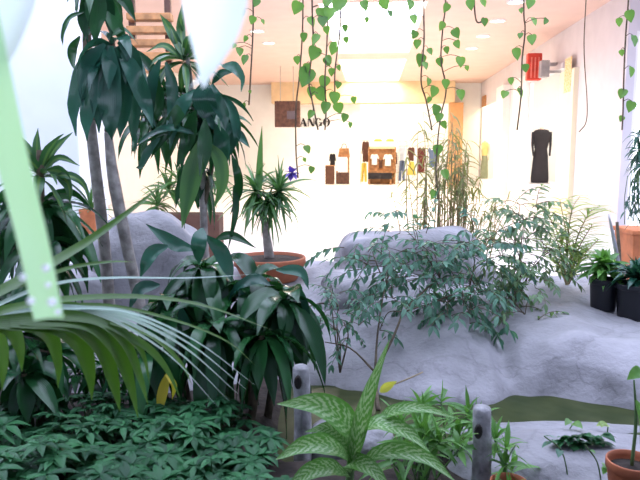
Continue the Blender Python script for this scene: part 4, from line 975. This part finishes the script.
# --- pots and creeping plants at the lower right
t, c, r = potted('potted_seedling', 'reddish pot with a tall stalk and one round leaf, bottom right', 630, 492, 2.35, 26, 36, TERRA, True)
MB().tube([c, P(636, 420, 2.35), P(634, 380, 2.35)], [.007, .006, .003], 6, 8).build('stem', STEMG, t)
mb = MB(); mb.lp([P(641, 370, 2.34), P(634, 374, 2.33), P(627, 380, 2.32)], .045, (-.3, -.9, .3), 'heart'); mb.lp([P(636, 400, 2.34), P(644, 420, 2.32), P(640, 445, 2.3)], .035, (-.3, -.9, .3)); mb.build('foliage', GRASS, t)
t, c, r = potted('potted_seedling', 'dark red pot at the bottom edge beside the knot-hole post', 507, 534, 2.3, 20, 60, TERRA, True)
mb = MB(); head(mb, c, 9, .09, .012, 85, 40, .6, 'blade'); mb.build('foliage', GRASS, t)
def creeper(label, pts, leaves, d, mat=FICUS):
    t = thing('creeping_plant', label, 'plant', P(*pts[0], d)); ms = MB(); mb = MB()
    ms.tube([P(x, y, d) for x, y in pts], .003, 5, 12).build('stem', STEMG, t)
    for x, y, s in leaves:
        a = P(x, y, d - .01); mb.leaf(a, V((R(-1, 1), R(-.8, -.2), R(.1, .5))), s * d / F, s * d / F * .6, .6, 5, 'heart', .2, R(-.4, .4))
    mb.build('foliage', mat, t)
creeper('small creeping plant with an upright yellow-green leaf on the flat slab', [(562, 448), (568, 432), (573, 424)], [(573, 423, 16), (570, 420, 12)], 2.9, POTHOS)
creeper('small creeping plant with a pale cream leaf on the flat slab', [(603, 446), (607, 434), (608, 427)], [(608, 425, 16), (604, 423, 12)], 2.9, ARECA)
creeper('dark trailing leaves lying in the hollow of the flat slab', [(552, 440), (575, 444), (600, 448)], [(R(556, 604), R(434, 446), R(12, 18)) for _ in range(44)], 2.72, SCHEF)
creeper('trailing stem with a long leaf drooping over the front of the slab', [(544, 436), (562, 452), (570, 490)], [(552, 442, 16), (560, 450, 14), (546, 436, 12)], 2.55, FICUS)
creeper('trailing stem with leafy tips crossing the slab at the bottom edge', [(585, 445), (597, 462), (602, 488)], [(590, 450, 8)] + [(R(606, 624), R(462, 476), 16) for _ in range(7)], 2.5, GRASS)

# ================================================================== light, camera
wd = bpy.data.worlds.new('sky'); bpy.context.scene.world = wd; wd.use_nodes = True
bg = wd.node_tree.nodes['Background']; bg.inputs[0].default_value = (.66, .74, 1, 1); bg.inputs[1].default_value = 3.0
def area(name, loc, sx, sy, e, col, rot=(0, 0, 0), mall=True):
    l = bpy.data.lights.new(name, 'AREA'); l.shape = 'RECTANGLE'; l.size = sx; l.size_y = sy; l.energy = e; l.color = col
    o = bpy.data.objects.new(name, l); C.objects.link(o)
    m = Matrix.Translation(V(loc)) @ (Matrix.Rotation(rot[2], 4, 'Z') @ Matrix.Rotation(rot[1], 4, 'Y') @ Matrix.Rotation(rot[0], 4, 'X'))
    o.matrix_world = RM @ m if mall else m
    return o
area('skylight_near', (-.03, 16.2, H + .4), 1.9, 6.2, 285, (1, .93, .86))
area('skylight_far', (-.03, 23.9, H + .4), 1.9, 6.0, 300, (1, .87, .66))
area('shop_light', (0, 30.5, H - .05), 9, 3.5, 270, (1, .88, .7))
area('window_light', (W + 1.3, (yA0 + yA1) / 2, H - .1), 1.4, 2.5, 90, (1, .93, .8))
area('side_shop_light', (W + 1.3, (yB0 + yB1) / 2, H - .1), 1.4, 3.5, 90, (1, .9, .62))
cam = bpy.data.cameras.new('camera'); co = bpy.data.objects.new('camera', cam); C.objects.link(co)
cam.sensor_width = 36; cam.lens = F / 640 * 36; cam.clip_start = .05
co.location = (0, 0, EYE); co.rotation_euler = (math.pi / 2 - PITCH, 0, 0)
cam.dof.use_dof = True; cam.dof.focus_distance = 4.6; cam.dof.aperture_fstop = 6.0
sc = bpy.context.scene; sc.camera = co
sc.view_settings.view_transform = 'Standard'; sc.view_settings.look = 'None'; sc.view_settings.exposure = .85; sc.view_settings.gamma = 1
